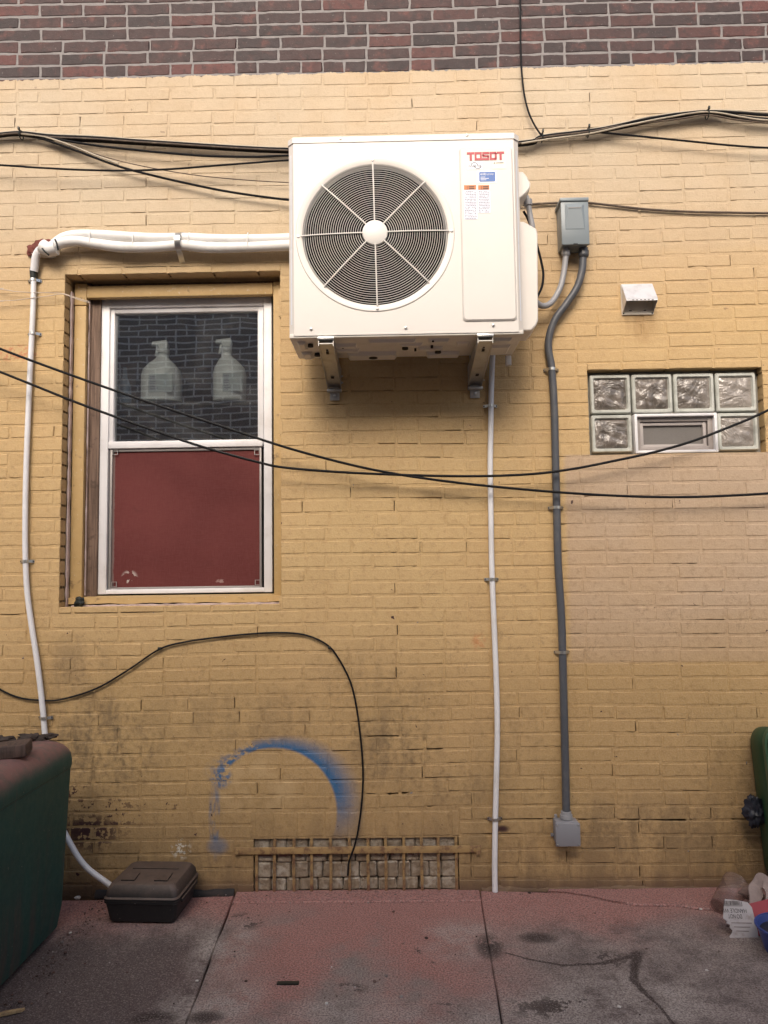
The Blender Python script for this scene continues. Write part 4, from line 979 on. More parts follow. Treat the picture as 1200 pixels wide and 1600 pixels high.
rg2 = crumple('hole_filler', at(72,397,-.02), .045, (1.2,.6,.35), M_PUTTY, None, 6); tag(rg2, 'pale lumpy filler below the pipe elbow at the wall hole', 'filler')
pk = tag(crumple('rag_scrap', at(50,391,-.012), .026, (.9,.4,1.1), M_RAG, None, 9), 'small red-brown scrap poking out left of the pipe elbow', 'rag')
# ------------------------------------------------------------------ electrical boxes and conduits
bx0, bx1 = at(877, 350, -.11).x, at(920.5, 350, -.11).x; bz1 = at(897, 309, -.11).z; bz0 = at(897, 382, -.11).z
DB = thing('disconnect_box', ((bx0+bx1)/2, 0, bz0), 'grey metal disconnect box to the right of the air conditioner', 'electrical box')
MB().box(bx0+.004, bx1-.004, -.095, -.0, bz0+.004, bz1-.006, .003).build('box', M_GREY, DB)
MB().box(bx0, bx1, -.110, -.094, bz0, bz1-.018, .004).build('cover', M_GREY, DB)
MB().box(bx0-.004, bx1+.002, -.116, -.0, bz1-.0175, bz1, .004).build('hood', M_GREY, DB)
cx = (bx0+bx1)/2-.001; w1, w2_ = .030, .042; zt, zb = bz1-.034, bz0+.075
MB().rings([[(cx-w1-.014,-.1102,zt+.006),(cx+w1+.014,-.1102,zt+.006),(cx+w2_+.004,-.1102,zb-.004),(cx-w2_-.004,-.1102,zb-.004)],[(cx-w1,-.118,zt-.014),(cx+w1,-.118,zt-.014),(cx+w2_,-.1115,zb),(cx-w2_,-.1115,zb)]], False, True).build('embossed_panel', M_GREY, DB, ang=12)
MB().box(cx-w1+.001, cx+w1-.001, -.1195, -.1182, zt-.019, zt-.0145, 0).build('latch', M_GREY2, DB, smooth=False)
MB().box(cx-.010, cx+.010, -.1106, -.1101, bz0+.001, bz0+.005).build('slot', M_DARK, DB, smooth=False)
def fitting(parent, p, r, h, mat):
    MB().lathe([(r*1.25,0),(r*1.25,-h*.35),(r*1.5,-h*.36),(r*1.5,-h*.8),(r*1.2,-h)], p, 'Z', 12).build('fitting', mat, parent, ang=25)
g1 = Vector(at(884, 384, -.055)); g1.z = bz0+.004; g2 = Vector(at(911.5, 384, -.055)); g2.z = bz0+.004
fitting(DB, g1, .0135, .036, M_COND2); fitting(DB, g2, .0165, .042, M_COND)
C1 = thing('whip_conduit', at(850,470,-.06), 'short light grey flexible conduit looping from disconnect box to air conditioner', 'conduit')
MB().tube(catmull([g1-Vector((0,0,.03)), at(883.5,405,-.055), at(881,425,-.055), at(875,450,-.06), at(862,472,-.07), at(848,478,-.09), at(836,470,-.12), at(828,455,-.16)], 8), .0135, 14).build('conduit', M_COND2, C1)
C2 = thing('grey_conduit', at(883,1280,-.025), 'thick dark grey flexible conduit snaking down from disconnect box to junction box', 'conduit')
MB().tube(catmull([g2-Vector((0,0,.035)), at(911,405,-.052), at(909,425,-.050), at(901,450,-.045), at(884,476,-.04), at(868,498,-.035), at(859,522,-.03), at(857,545,-.026), at(862,576,-.024), at(866,640,-.023), at(868,720,-.023), at(870,800,-.023), at(872,880,-.023), at(877,960,-.023), at(879,1020,-.023), at(881,1100,-.023), at(883,1180,-.023), at(884.5,1250,-.026), at(885,1282,-.030)], 8), .0172, 14).build('conduit', M_COND, C2)
for (px, py) in ((862,577),(869.5,793),(879,1019)): strap(C2, px, py, .0172, -.023, ears=.018)
C3 = thing('side_conduit', at(826,320,-.2), 'grey conduit elbow on the right side of the air conditioner', 'conduit')
MB().tube(catmull([at(816,300,-.22), at(822,308,-.22), at(825,318,-.22), at(828,335,-.22), at(832,356,-.22), at(834,380,-.2)], 6), .0125, 12).build('conduit', M_COND2, C3)
MB().lathe([(.013,-.015),(.019,-.013),(.019,.013),(.013,.015)], at(825,317,-.22), 'Z', 12).build('fitting', M_COND2, C3)
C4 = tag(MB().tube(catmull([at(818,330,-.16), at(826,345,-.14), at(838,380,-.11), at(846,410,-.10), at(849,430,-.10), at(846,450,-.12), at(836,470,-.16)], 8), .0055, 8).build('black_cord', M_BLACK), 'thin black cord curling out beside the valve cover of the air conditioner', 'cord')
jx0, jx1 = at(867.5, 1304, -.075).x, at(907, 1304, -.075).x; jz1 = at(887, 1285, -.075).z; jz0 = at(887, 1323, -.075).z
JB = thing('junction_box', ((jx0+jx1)/2, 0, jz0), 'square grey plastic junction box low on the wall', 'electrical box')
MB().box(jx0+.006, jx1-.004, -.066, 0, jz0+.004, jz1-.001, .005).build('box', M_JUNC, JB)
MB().box(jx0+.002, jx1, -.076, -.0665, jz0, jz1-.004, .004).build('lid', M_JUNC, JB)
for a in (jx0+.010, jx1-.008):
    for b in (jz0+.008, jz1-.012): screw(a, -.076, b, .0036, M_SCREWL, JB)
p = at(885, 1285, -.03); fitting(JB, Vector((p.x, -.030, jz1+.034)), .0185, .038, M_COND2)
MB().box(jx0-.006, jx0+.006, -.01, -.001, jz0+.022, jz0+.034, .001).build('mounting_tab', M_JUNC, JB)
MB().box(jx0+.012, jx0+.024, -.01, -.001, jz1-.001, jz1+.014, .001).build('mounting_tab', M_JUNC, JB)

# ------------------------------------------------------------------ hooded wall vent
vx0, vx1 = at(971, 467, -.01).x, at(1021, 467, -.01).x; vz1 = at(996, 443, -.01).z; vz0 = at(996, 491.5, -.01).z
V = thing('wall_vent', ((vx0+vx1)/2, 0, vz0), 'small square aluminium hooded vent on the wall above the glass blocks', 'vent')
MB().prism(rrect(vx0, vx1, vz0, vz1, .006, 3), -.008, 0, .001).build('back_plate', M_ALUC, V, smooth=False)
hx0, hx1 = vx0+.004, vx1-.002; d = -.072; zt = vz1-.004; zd = .092
hood = MB()
hood.add([(hx0,-.0085,zt),(hx1,-.0085,zt),(hx1,d,zt-zd),(hx0,d,zt-zd)], [(0,1,2,3)])
for x in (hx0, hx1): hood.add([(x,-.0085,zt),(x,d,zt-zd),(x,d,zt-zd-.008),(x,-.0085,vz0+.006)], [(0,1,2,3)])
hood.add([(hx0,d,zt-zd),(hx1,d,zt-zd),(hx1,d,zt-zd-.008),(hx0,d,zt-zd-.008)], [(0,1,2,3)])
ho = hood.build('hood', M_ALU, V, smooth=False); sm = ho.modifiers.new('s', 'SOLIDIFY'); sm.thickness = .0015
for k in range(6):
    x = hx0+.026+k*(hx1-hx0-.052)/5.1; MB().box(x, x+.009, d-.002, d+.0, zt-zd-.0065, zt-zd-.003).build('louvre_slot', M_DARK, V, smooth=False)
c = ((vx0+vx1)/2+.004, 0, vz0+.062); mb = MB(); mb.tube([(c[0]+.046*math.cos(2*math.pi*k/28), -.010, c[2]+.046*math.sin(2*math.pi*k/28)) for k in range(28)], .002, 5, closed=True); mb.build('duct_collar', M_ALUC, V)
MB().lathe([(.001,-.0086),(.044,-.0087)], c, 'Y', 24).build('damper', M_ALUC, V)
for x in (vx0+.008, vx1-.008):
    for z in (vz0+.007, vz1-.007): screw(x, -.008, z, .003, M_SCREW, V)
for x in (vx0+.040, vx1-.042): MB().box(x-.006, x+.006, -.0095, -.0084, vz0+.018, vz0+.022).build('louvre_slot', M_DARK, V, smooth=False)

# ------------------------------------------------------------------ cables
def cable(name, lst, y, r, mat, label, group=None, cat='cable', n=8, seg=8):
    lst = list(lst)           # cables run on past the picture
    if lst[0][0] < -30:
        a, b = lst[0], lst[1]; k = (b[1]-a[1])/(b[0]-a[0])*.6; lst.insert(0, (a[0]-750, a[1]-750*k, *a[2:]))
    if lst[-1][0] > 1300:
        a, b = lst[-1], lst[-2]; k = (b[1]-a[1])/(b[0]-a[0])*.6; lst.append((a[0]+700, a[1]+700*k, *a[2:]))
    c = [at(p[0], p[1], p[2] if len(p) > 2 else y) for p in lst]
    return tag(MB().tube(catmull(c, n), r, seg).build(name, mat), label, cat, group)
GU = 'cables along the wall above the window'
L1 = [(-120,222),(-40,214),(0,209),(33,207),(80,212)]
top = [(250,222),(448,233),(640,232),(815,222),(847,213),(920,204)]
def up(off, y, r, mat, label, l=L1, mid=None, right=None):
    m_ = mid or [(a, b+off*.6) for a, b in top]
    rt = right or [(960,197+off*.6),(1010,186+off*.7),(1060,178+off*.6),(1106,174+off*.4),(1150,176+off*.9),(1200,180+off*1.2),(1330,186+off*1.2)]
    cable('wall_cable', [(a, b+off*(.5 if a < 60 else .7)) for a, b in l] + [(150,215+off*.7)] + m_ + rt, y, r, mat, label, GU)
up(0, -.030, .0062, M_BLACK, 'topmost thick black cable of the bundle running past the top of the air conditioner')
up(5, -.036, .0060, M_BLACK, 'thick black cable second from the top in the bundle behind the air conditioner')
up(-3, -.022, .0045, M_CREAMC, 'weathered pale cable along the upper edge of the black bundle')
up(9, -.028, .0055, M_BLACK, 'lowest thick black cable bound into the bundle over the disconnect box')
up(3, -.042, .0042, M_BROWNC, 'thin brownish cable inside the black bundle', right=[(960,198),(1010,192),(1060,186),(1106,180),(1150,187),(1200,192),(1330,200)])
cable('wall_cable', [(815,224),(860,217),(920,209),(980,196),(1040,184),(1104,175),(1160,183),(1200,188),(1330,195)], -.048, .0042, M_CREAMC, 'cream cable crossing the black bundle right of the air conditioner', GU)
cable('wall_cable', [(33,208),(80,216),(140,226),(200,233),(260,239),(330,244),(400,245),(448,243),(560,240)], -.040, .0055, M_BLACK, 'black cable dropping off the bundle and ending level behind the unit', GU)
cable('wall_cable', [(33,210),(60,215),(110,232),(180,258),(230,272),(290,286),(360,300),(448,312),(560,322)], -.034, .0058, M_BLACK, 'steepest black cable slanting down from the bundle to the unit', GU)
cable('wall_cable', [(33,209),(70,214),(110,227),(150,243),(185,256)], -.042, .0042, M_CREAMC, 'short frayed pale cable along the slanting black cable', GU)
cable('wall_cable', [(75,214),(110,227),(160,244),(220,259),(300,273),(380,281),(448,285),(560,290)], -.028, .0024, M_BROWNC, 'thin grey wire hanging between the two slanting cables left of the unit', GU)
cable('wall_cable', [(-120,252),(0,258),(60,262),(130,265.5),(200,266.5),(270,264),(340,258.5),(400,254),(448,250.5),(560,245)], -.06, .0048, M_BLACK, 'single black cable sagging below the bundle at the upper left', GU)
cable('wall_cable', [(919,205),(960,209),(1020,215),(1080,221),(1140,227),(1200,231),(1330,236)], -.04, .0048, M_BLACK, 'single black cable splitting off below the bundle at the upper right', GU)
cable('wall_cable', [(812,-160),(812.5,-60),(813,20),(814,90),(818,140),(825,172),(835,195),(847,212),(858,218)], -.03, .0046, M_BLACK, 'black cable coming straight down the bare brick to the bundle', GU)
cable('wall_cable', [(800,322),(840,318.5),(872,317),(900,316),(921,317),(960,321.5),(1010,327),(1070,330.5),(1130,332),(1200,333),(1330,334)], -.012, .0056, M_BROWNC, 'weathered brown cable passing behind the disconnect box', GU)
for (px, py, lab) in ((847,213,'black cable tie where the vertical cable meets the bundle'),(919,205,'black cable tie on the bundle above the disconnect box'),(1105,177,'cable tie on the bundle near the right edge'),(33,209,'black cable tie on the bundle at the upper left')):
    c = at(px, py+2, -.034); tie = MB().tube([(c.x, c.y+.022*math.cos(2*math.pi*k/14), c.z+.021*math.sin(2*math.pi*k/14)) for k in range(14)], .0028, 5, closed=True)
    tie.box(c.x-.004, c.x+.004, c.y-.030, c.y-.018, c.z+.012, c.z+.026, .001)
    tag(tie.build('cable_tie', M_TAPE), lab, 'cable tie', 'ties on the cable bundle')
GS = 'free cables slung across the wall'
cable('slung_cable', [(-150,488,-.123),(0,545,-.109),(75,573,-.105),(150,600,-.101),(225,626,-.098),(300,651,-.094),(370,674,-.094),(440,697,-.091),(500,714,-.087),(560,729,-.087),(610,739,-.083),(660,747,-.083),(730,756,-.080),(800,763,-.080),(870,769,-.076),(950,774,-.076),(1020,776.5,-.073),(1100,776,-.073),(1200,771,-.069),(1330,760,-.069)], -.2, .0058, M_BLACK, 'slack black cable slung low across wall, ending level at the right edge', GS)
cable('slung_cable', [(-150,522,-.123),(0,581,-.109),(60,605,-.105),(120,629,-.101),(185,653,-.098),(250,676,-.094),(300,693,-.094),(350,708,-.091),(395,720,-.091),(440,730,-.087),(520,737,-.087),(600,741,-.083),(680,743.5,-.083),(750,744,-.080),(800,742.5,-.080),(850,739,-.076),(905,731,-.076),(960,720,-.073),(1020,707,-.073),(1080,690,-.069),(1140,667,-.069),(1200,641,-.065),(1330,575,-.065)], -.2, .0058, M_BLACK, 'black cable rising to the right in front of the glass block window', GS)
cable('looping_black_cord', [(-100,1010),(-40,1050),(0,1077),(30,1090),(60,1094),(95,1093),(150,1076),(200,1047),(250,1014),(290,1003),(330,997),(385,991),(440,988.5),(480,993),(513,1009),(532,1034),(548,1067),(557,1105),(563,1150),(566.5,1190),(567,1225),(563.5,1270),(557,1310),(550,1333),(545,1348),(543.5,1368)], -.012, .0042, M_BLACK, 'thin black cord looping over the blue paint and into the basement vent', cat='cord')
for (px, py, lab) in ((250,1013,'small black clip on the looping cord under the window'),(515,1012,'small black clip on the looping cord at its top right bend')):
    c = at(px, py, -.006); tag(MB().box(c.x-.007, c.x+.007, -.020, -.002, c.z-.006, c.z+.006, .002).build('cord_clip', M_TAPE), lab, 'clip', 'cord clips')
cable('thin_wire', [(-80,446),(0,452),(25,455.5),(50,457),(75,457.5),(97,458.5),(115,464),(128,468),(139,471)], -.03, .0017, M_WIRE, 'thin pale wire entering the top left corner of the window, upper one', 'pale wires by the window', 'wire')
cable('thin_wire', [(-80,473),(0,470),(25,469),(50,465.5),(75,462.5),(97,459.5),(115,465.5),(128,470),(141,473)], -.034, .0017, M_WIRE, 'thin pale wire entering the top left corner of the window, lower one', 'pale wires by the window', 'wire')
# nails and lumps on the wall
k_ = at(124, 941, .05); tag(crumple('tar_lump', (k_.x, k_.y, k_.z), .022, (1,.7,1.1), M_TAPE, None, 2), 'black tar lump in the lower left corner of the window sill', 'lump')

# ------------------------------------------------------------------ jugs behind the glass
def jug_mat():
    g = NG('milky_plastic'); t = g.t
    d = t.nodes.new('ShaderNodeBsdfPrincipled'); d.inputs['Base Color'].default_value = (.92,.94,.93,1); d.inputs['Roughness'].default_value = .28
    d.inputs['Subsurface Weight'].default_value = 0.0
    tr = t.nodes.new('ShaderNodeBsdfTranslucent'); tr.inputs[0].default_value = (.92,.94,.93,1)
    m_ = t.nodes.new('ShaderNodeMixShader'); m_.inputs[0].default_value = .12; t.links.new(d.outputs[0], m_.inputs[1]); t.links.new(tr.outputs[0], m_.inputs[2]); return g.done(m_.outputs[0])
M_JUG = jug_mat()
def jug(px, w_, h_, label, labx, neckoff=0):
    c = at(px, 625, .25); zb = sh.z; c.y = .275
    J = thing('plastic_jug', (c.x, c.y, zb), label, 'jug', 'jugs behind the window glass')
    rs = []
    for (f, s_, o_) in ((0,.92,0),(.02,1,0),(.50,1,0),(.60,.92,0),(.72,.62,neckoff*.4),(.80,.36,neckoff*.8),(.84,.30,neckoff),(.90,.30,neckoff)):
        ring = []
        for k in range(24):
            a = 2*math.pi*k/24; e = .85; cx, sy_ = math.copysign(abs(math.cos(a))**e, math.cos(a)), math.copysign(abs(math.sin(a))**e, math.sin(a))
            ring.append((c.x+cx*w_/2*s_+o_*w_, c.y+sy_*w_*.42*s_, zb+.001+h_*f))
        rs.append(ring)
    MB().rings(rs).build('body', M_JUG, J)
    nx_ = c.x+neckoff*w_; MB().lathe([(w_*.17,h_*.90),(w_*.17,h_*.97),(w_*.10,h_*.98)], (nx_, c.y, zb), 'Z', 18).build('collar', M_JUG, J)
    zt_ = zb+h_*.985; MB().prism([(nx_-.055,zt_+.020),(nx_-.050,zt_+.038),(nx_+.020,zt_+.045),(nx_+.030,zt_+.020),(nx_+.022,zt_),(nx_-.018,zt_),(nx_-.022,zt_+.018)], c.y-.014, c.y+.014, .003).build('spray_head', M_JUG, J)
    MB().prism([(nx_-.030,zt_+.020),(nx_-.022,zt_+.020),(nx_-.030,zt_-.030),(nx_-.040,zt_-.034)], c.y-.006, c.y+.006, .001).build('trigger', M_JUG, J)
    y = c.y-w_*.42-.002
    MB().box(c.x+labx-w_*.30, c.x+labx+w_*.30, y-.001, y, zb+h_*.14, zb+h_*.46).build('paper_label', simple('jug_label', (.50,.55,.56), .5, 0, .2, 40), J, smooth=False)
    mb = MB(); q_ = random.Random(px)
    for k in range(9):
        z = zb+h_*(.17+k*.03); mb.box(c.x+labx-w_*.26, c.x+labx-w_*.26+w_*q_.uniform(.12,.2), y-.002, y-.0012, z, z+.004)
    mb.build('label_text', M_GREYP, J, smooth=False)['kind'] = 'stuff'
jug(250, .20, .285, 'wider milky plastic spray jug behind the upper window pane', .02, .02)
jug(357, .165, .290, 'narrower milky plastic spray jug behind the right of the upper pane', .03, -.10)
c = at(200, 600, .3); tag(MB().lathe([(.001,0),(.032,0),(.034,.01),(.032,.10),(.012,.15),(.010,.20),(.001,.20)], (c.x-.02, .31, sh.z), 'Z', 16).build('spray_bottle', simple('blue_bottle', (.20,.30,.42), .4)), 'slim bluish bottle at the left edge of the upper pane', 'bottle')

# ================================================================== things on the ground
# ------------------------------------------------------------------ green dumpster at the left edge
def dusty(name, base, dust, hi, rough=.5):
    g = NG(name); n = g.noise(5, 5, .65); n2 = g.noise(28, 4, .65); ns = g.noise(4, 5, .6, stretch=(1,5,.6)); sp = g.t.nodes.new('ShaderNodeSeparateXYZ'); g.t.links.new(g.N, sp.inputs[0])
    c = g.mix(n, tuple(x*.75 for x in base), tuple(x*1.25 for x in base))
    upf = g.step(g.add(sp.outputs[2], g.mul(g.sub(n, .5), .7)), .05, .75)
    c = g.mix(g.mul(upf, g.step(n2, .22, .62, .45, 1)), c, dust)
    if hi: c = g.mix(g.mul(g.step(g.add(g.Z, g.mul(g.sub(n, .5), .6)), .55, .0), g.step(ns, .40, .75, .05, .6)), c, tuple(x*.45 for x in dust))
    c = g.mix(g.step(g.noise(90, 2), .70, .76, 0, .5), c, (.30,.26,.24))
    c = g.mix(g.step(ns, .60, .80, 0, .35), c, tuple(x*.6 for x in dust))
    return g.done(g.bsdf(c, g.add(g.mul(n2, .3), rough), 0, g.bump(g.add(n2, n), .25, .004)))
M_DUMP = dusty('green_dumpster_plastic', (.010,.066,.056), (.20,.105,.095), True)
dt = at(100, 1150, -.28).z
DU = thing('dumpster', (-2.0, -1.1, 0), 'dark green dumpster covered in reddish dust at the left edge', 'dumpster')
def dsec(ins, z): return [(p[0], p[1], z) for p in rrect(-2.66+ins, -1.342-ins, -1.97+ins, -.268-ins, .075, 6)]
MB().rings([dsec(.06,.012), dsec(.034,.02), dsec(.022,.10), dsec(.004, dt-.13), dsec(.003, dt-.118)]).build('body', M_DUMP, DU, ang=40)
MB().rings([dsec(.002, dt-.1165), dsec(.0, dt-.105)] + [dsec(.085*(1-math.cos(R(a))), dt-.085+.085*math.sin(R(a))) for a in range(0, 91, 15)]).build('lid', M_DUMP, DU, ang=50)
GD = 'rubbish lying on top of the dumpster'
p = at(8, 1126, -.75)
mb = MB().box(-.19,.055,-.06,.06,0,.045,.006); mb.xform(Matrix.Translation((p.x-.03, -.62, dt+.001))@Matrix.Rotation(R(14),4,'Z')@Matrix.Rotation(R(-4),4,'Y'))
tag(mb.build('timber_offcut', nodes_wood('dark_offcut', (.045,.03,.025), (.11,.07,.055))), 'dark brown timber offcut lying on the dumpster', 'wood', GD)
for k, (x, y, r_) in enumerate(((-1.50,-.36,.035),(-1.60,-.42,.04),(-1.44,-.33,.022))):
    tag(crumple('debris_clump', (x, y, dt+.010), r_, (1.5,1,.5), M_SOIL, None, 20+k), ('dark clump of dirt by the back corner of the dumpster top', 'larger dark clump of dirt on the dumpster beside the timber', 'small dirt clump nearest the white hose on the dumpster')[k], 'debris', GD)

# ------------------------------------------------------------------ black tool case
M_CASE = dusty('black_case_plastic', (.012,.012,.014), (.105,.075,.062), False, .42)
T = thing('tool_case', (-1.06, -.165, 0), 'black hard plastic tool case dusted red on the pavement by the wall', 'tool case')
TM = Matrix.Translation((-1.055, -.165, .002))@Matrix.Rotation(R(-3),4,'Z')
def tub(name, secs, r, mat, parent, M):
    rs = []
    for (w_, d_, z) in secs: rs.append([(p[0], p[1], z) for p in rrect(-w_/2, w_/2, -d_/2, d_/2, r, 4)])
    return MB().rings(rs).xform(M).build(name, mat, parent, ang=28)
low = tub('lower_shell', [(.265,.245,0),(.275,.255,.004),(.302,.282,.075),(.312,.292,.080),(.312,.292,.088)], .022, M_CASE, T, TM)
lid = tub('lid', [(.314,.294,.0895),(.316,.296,.098),(.304,.284,.104),(.296,.276,.128),(.272,.252,.148),(.255,.235,.153)], .024, M_CASE, T, TM)
for x in (-.07, .07): MB().prismz([(x-.028,-.10),(x+.028,-.10),(x+.022,-.02),(x-.022,-.02)], .1532, .158).xform(TM).build('lid_pad', M_CASE, lid, ang=20)
MB().box(-.10,.10,.03,.036,.1532,.156).xform(TM).build('lid_ridge', M_CASE, lid)
for x in (-.16, .16): MB().box(x-.004, x+.004, -.10, .10, .070, .086, .003).xform(TM).build('side_lip', M_CASE, T)

# ------------------------------------------------------------------ rubbish at the right edge
M_GREENB = simple('green_plastic', (.010,.045,.018), .42, 0, .12, 6, (.06,.07,.05), .4); M_GREENR = simple('green_plastic_rim', (.035,.085,.045), .45, 0, .1, 6, (.12,.12,.09), .4)
GBn = thing('green_bin', (1.80,-.14,0), 'green plastic bin tipped on its side against the wall at the right edge', 'bin')
bt = at(1180, 1134, -.26).z
def binring(w0, w1, z0, z1, y, r=.06, n=6):
    o_ = rrect(-.5, .5, 0, 1, .11, n); res = []
    for (a, b) in o_:
        ww = w0+(w1-w0)*b; res.append((1.818+a*ww+.0*b, y, z0+(z1-z0)*b))
    return res
Wb, Wt = .50, .60
bo = MB().rings([binring(Wb*.86, Wt*.86, .05, bt-.05, -.03), binring(Wb, Wt, .012, bt-.012, -.235)], True, False)
bo.build('tub', M_GREENB, GBn, ang=40).modifiers.new('s','SOLIDIFY').thickness = .004
MB().rings([binring(Wb-.02, Wt-.02, .012, bt-.012, -.238), binring(Wb+.004, Wt+.004, .0, bt, -.236), binring(Wb+.004, Wt+.004, .0, bt, -.258), binring(Wb-.012, Wt-.012, .008, bt-.008, -.262), binring(Wb-.024, Wt-.024, .014, bt-.014, -.252)], False, False, True).build('rim', M_GREENR, GBn, ang=40)
for k in range(4):
    r_ = .06+k*.035; MB().tube([(1.82+r_*math.cos(2*math.pi*i/30), -.038, bt*.70+r_*math.sin(2*math.pi*i/30)) for i in range(30)], .004, 5, closed=True).build('moulded_ring', M_GREENB, GBn)
M_BAG = simple('dark_bag', (.016,.018,.028), .5, 0, .4, 20, (.10,.10,.12), .5)
p = at(1180, 1268, -.10); tag(crumple('crumpled_bag', p, .052, (.8,.6,1.15), M_BAG, None, 13, 4), 'dark crumpled plastic bag wedged behind the green bin', 'bag')
# clear cup
g = NG('dirty_clear_plastic'); t = g.t; tr = t.nodes.new('ShaderNodeBsdfTransparent'); tr.inputs[0].default_value = (.82,.76,.74,1)
pb_ = t.nodes.new('ShaderNodeBsdfPrincipled'); pb_.inputs['Base Color'].default_value = (.30,.22,.20,1); pb_.inputs['Roughness'].default_value = .18
ms = t.nodes.new('ShaderNodeMixShader'); t.links.new(g.step(g.noise(18, 4), .3, .7, .16, .42), ms.inputs[0]); t.links.new(tr.outputs[0], ms.inputs[1]); t.links.new(pb_.outputs[0], ms.inputs[2]); M_CUP = g.done(ms.outputs[0])
CU = thing('plastic_cup', (1.38,-.2,0), 'dirty clear plastic cup lying on its side by the torn card', 'cup')
CM = Matrix.Translation((1.36, -.215, .058))@Matrix.Rotation(R(38),4,'Z')@Matrix.Rotation(R(68),4,'Y')@Matrix.Rotation(R(0),4,'X')
prof = [(.001,-.075),(.036,-.075),(.040,-.071)] + [(.040+.0014*k+(.0012 if k % 2 else -.0004), -.068+.0125*k) for k in range(10)] + [(.054,.055),(.056,.058),(.056,.072),(.058,.075),(.055,.076)]
MB().lathe(prof, (0,0,0), 'Z', 30, cap=False).xform(CM).build('cup_wall', M_CUP, CU, ang=50)
MB().lathe([(.036,-.076),(.038,-.080),(.030,-.080),(.001,-.0785)], (0,0,0), 'Z', 30, cap=False).xform(CM).build('base', M_CUP, CU)
# torn shipping card with upside-down print
g = NG('grey_card'); n = g.noise(24, 5, .65); n2 = g.noise(6, 4)
M_CARD = g.done(g.bsdf(g.mix(g.step(n, .52, .70, 0, .5), g.mix(n2, (.34,.31,.31), (.46,.43,.43)), (.20,.15,.14)), .8, 0, g.bump(n, .3, .003)))
M_INK = simple('black_ink', (.03,.025,.028), .6)
kc = [gnd(1136,1412), gnd(1184,1420), gnd(1186,1472), gnd(1138,1470)]
CD = thing('shipping_card', (1.30,-.44,0), 'torn grey cardboard flap printed upside down lying on the rubbish', 'card')
# card plane: tilted towards the camera
o_ = at(1137, 1472, -.46); e1 = at(1187, 1473, -.46)-o_; e2 = at(1140, 1411, -.40)-o_
cw = e1.length; chh = e2.length; e1n = e1.normalized(); nn = e1n.cross(e2).normalized(); e2n = nn.cross(e1n)
if nn.y > 0: nn = -nn
KM = Matrix(((e1n.x,nn.x*-1,e2n.x,o_.x),(e1n.y,nn.y*-1,e2n.y,o_.y),(e1n.z,nn.z*-1,e2n.z,o_.z),(0,0,0,1)))    # local x right, y into the card, z up the card
lift = Matrix.Translation((0,0,.010))
KM = lift@KM
outl = [(.012,0),(cw*.98,0),(cw,.03),(cw*.985,chh*.55),(cw*.97,chh*.80),(cw*.86,chh*.93),(cw*.5,chh*.98),(cw*.16,chh),(.012,chh*.86),(.004,chh*.66),(-.002,chh*.52),(.012,chh*.44),(.006,chh*.40),(.020,chh*.36),(.018,chh*.28),(.026,chh*.22),(.020,chh*.14),(.010,chh*.08)]
MB().prism(outl, 0, .003).xform(KM).build('flap', M_CARD, CD, smooth=False)
def card_text(txt, u, v, size, w_):
    Mt = KM@Matrix.Translation((u*cw, -.0008, v*chh))@Matrix.Rotation(math.pi,4,'Y')
    text_mesh('print', txt, 0, 0, 0, size, M_INK, CD, width=w_, M=Mt)
card_text('HANDLE WI', .78, .76, .021, cw*.72); card_text('DO NOT', .60, .62, .021, cw*.44)
mb = MB(); x = .10; q = random.Random(2)
while x < .62:
    w_ = q.choice((.008,.012,.02)); mb.box(x*cw, (x+w_)*cw, -.0012, -.0004, chh*.85, chh*.955); x += w_+q.choice((.008,.014,.02))
mb.xform(KM).build('barcode', M_INK, CD, smooth=False)['kind'] = 'stuff'
mb = MB().box(.08*cw, .66*cw, -.0012, -.0004, chh*.825, chh*.835); mb.box(.655*cw, .668*cw, -.0012, -.0004, chh*.83, chh*.94); mb.xform(KM).build('barcode_border', M_INK, CD, smooth=False)
for k in range(3): MB().box((.22+.05*k)*cw, (.86-.07*k)*cw, -.0012, -.0004, chh*(.40-.10*k), chh*(.415-.10*k)).xform(KM).build('print_line', simple('faint_ink', (.16,.12,.12), .7), CD, smooth=False)
# cloth strap, red wrapper, blue tub
M_CLOTH = simple('beige_cloth', (.27,.21,.19), .9, 0, .15, 30, (.10,.07,.06), .5, .5, 150)
def ribbon(path, w_, mat, th=.004, parent=None, name='cloth_strap'):
    c = catmull(path, 6); rs = []
    for i, p in enumerate(c):
        a = c[max(0,i-1)]; b = c[min(len(c)-1,i+1)]; tt = (b-a).normalized(); sd_ = tt.cross(Vector((0,-1,.25))).normalized()*w_/2*(1+.15*math.sin(i*.9)); nr_ = sd_.cross(tt).normalized()*th
        rs.append([p-sd_, p+sd_, p+sd_*.98+nr_, p-sd_*.98+nr_])
    return MB().rings(rs).build(name, mat, parent, ang=50)
cs = ribbon([at(1186,1476,-.42), at(1185,1440,-.36), at(1180,1408,-.30), at(1182,1385,-.26), at(1192,1376,-.25), at(1202,1386,-.27), at(1208,1410,-.32)], .055, M_CLOTH)
tag(cs, 'folded beige cloth strap standing between the cup and the green bin', 'strap')
tag(crumple('brown_wrapper', at(1176,1398,-.12), .045, (1.0,.5,.7), simple('brown_wrap', (.16,.11,.095), .7, 0, .2, 18), None, 31, 4), 'crumpled brown wrapper behind the clear cup', 'wrapper')
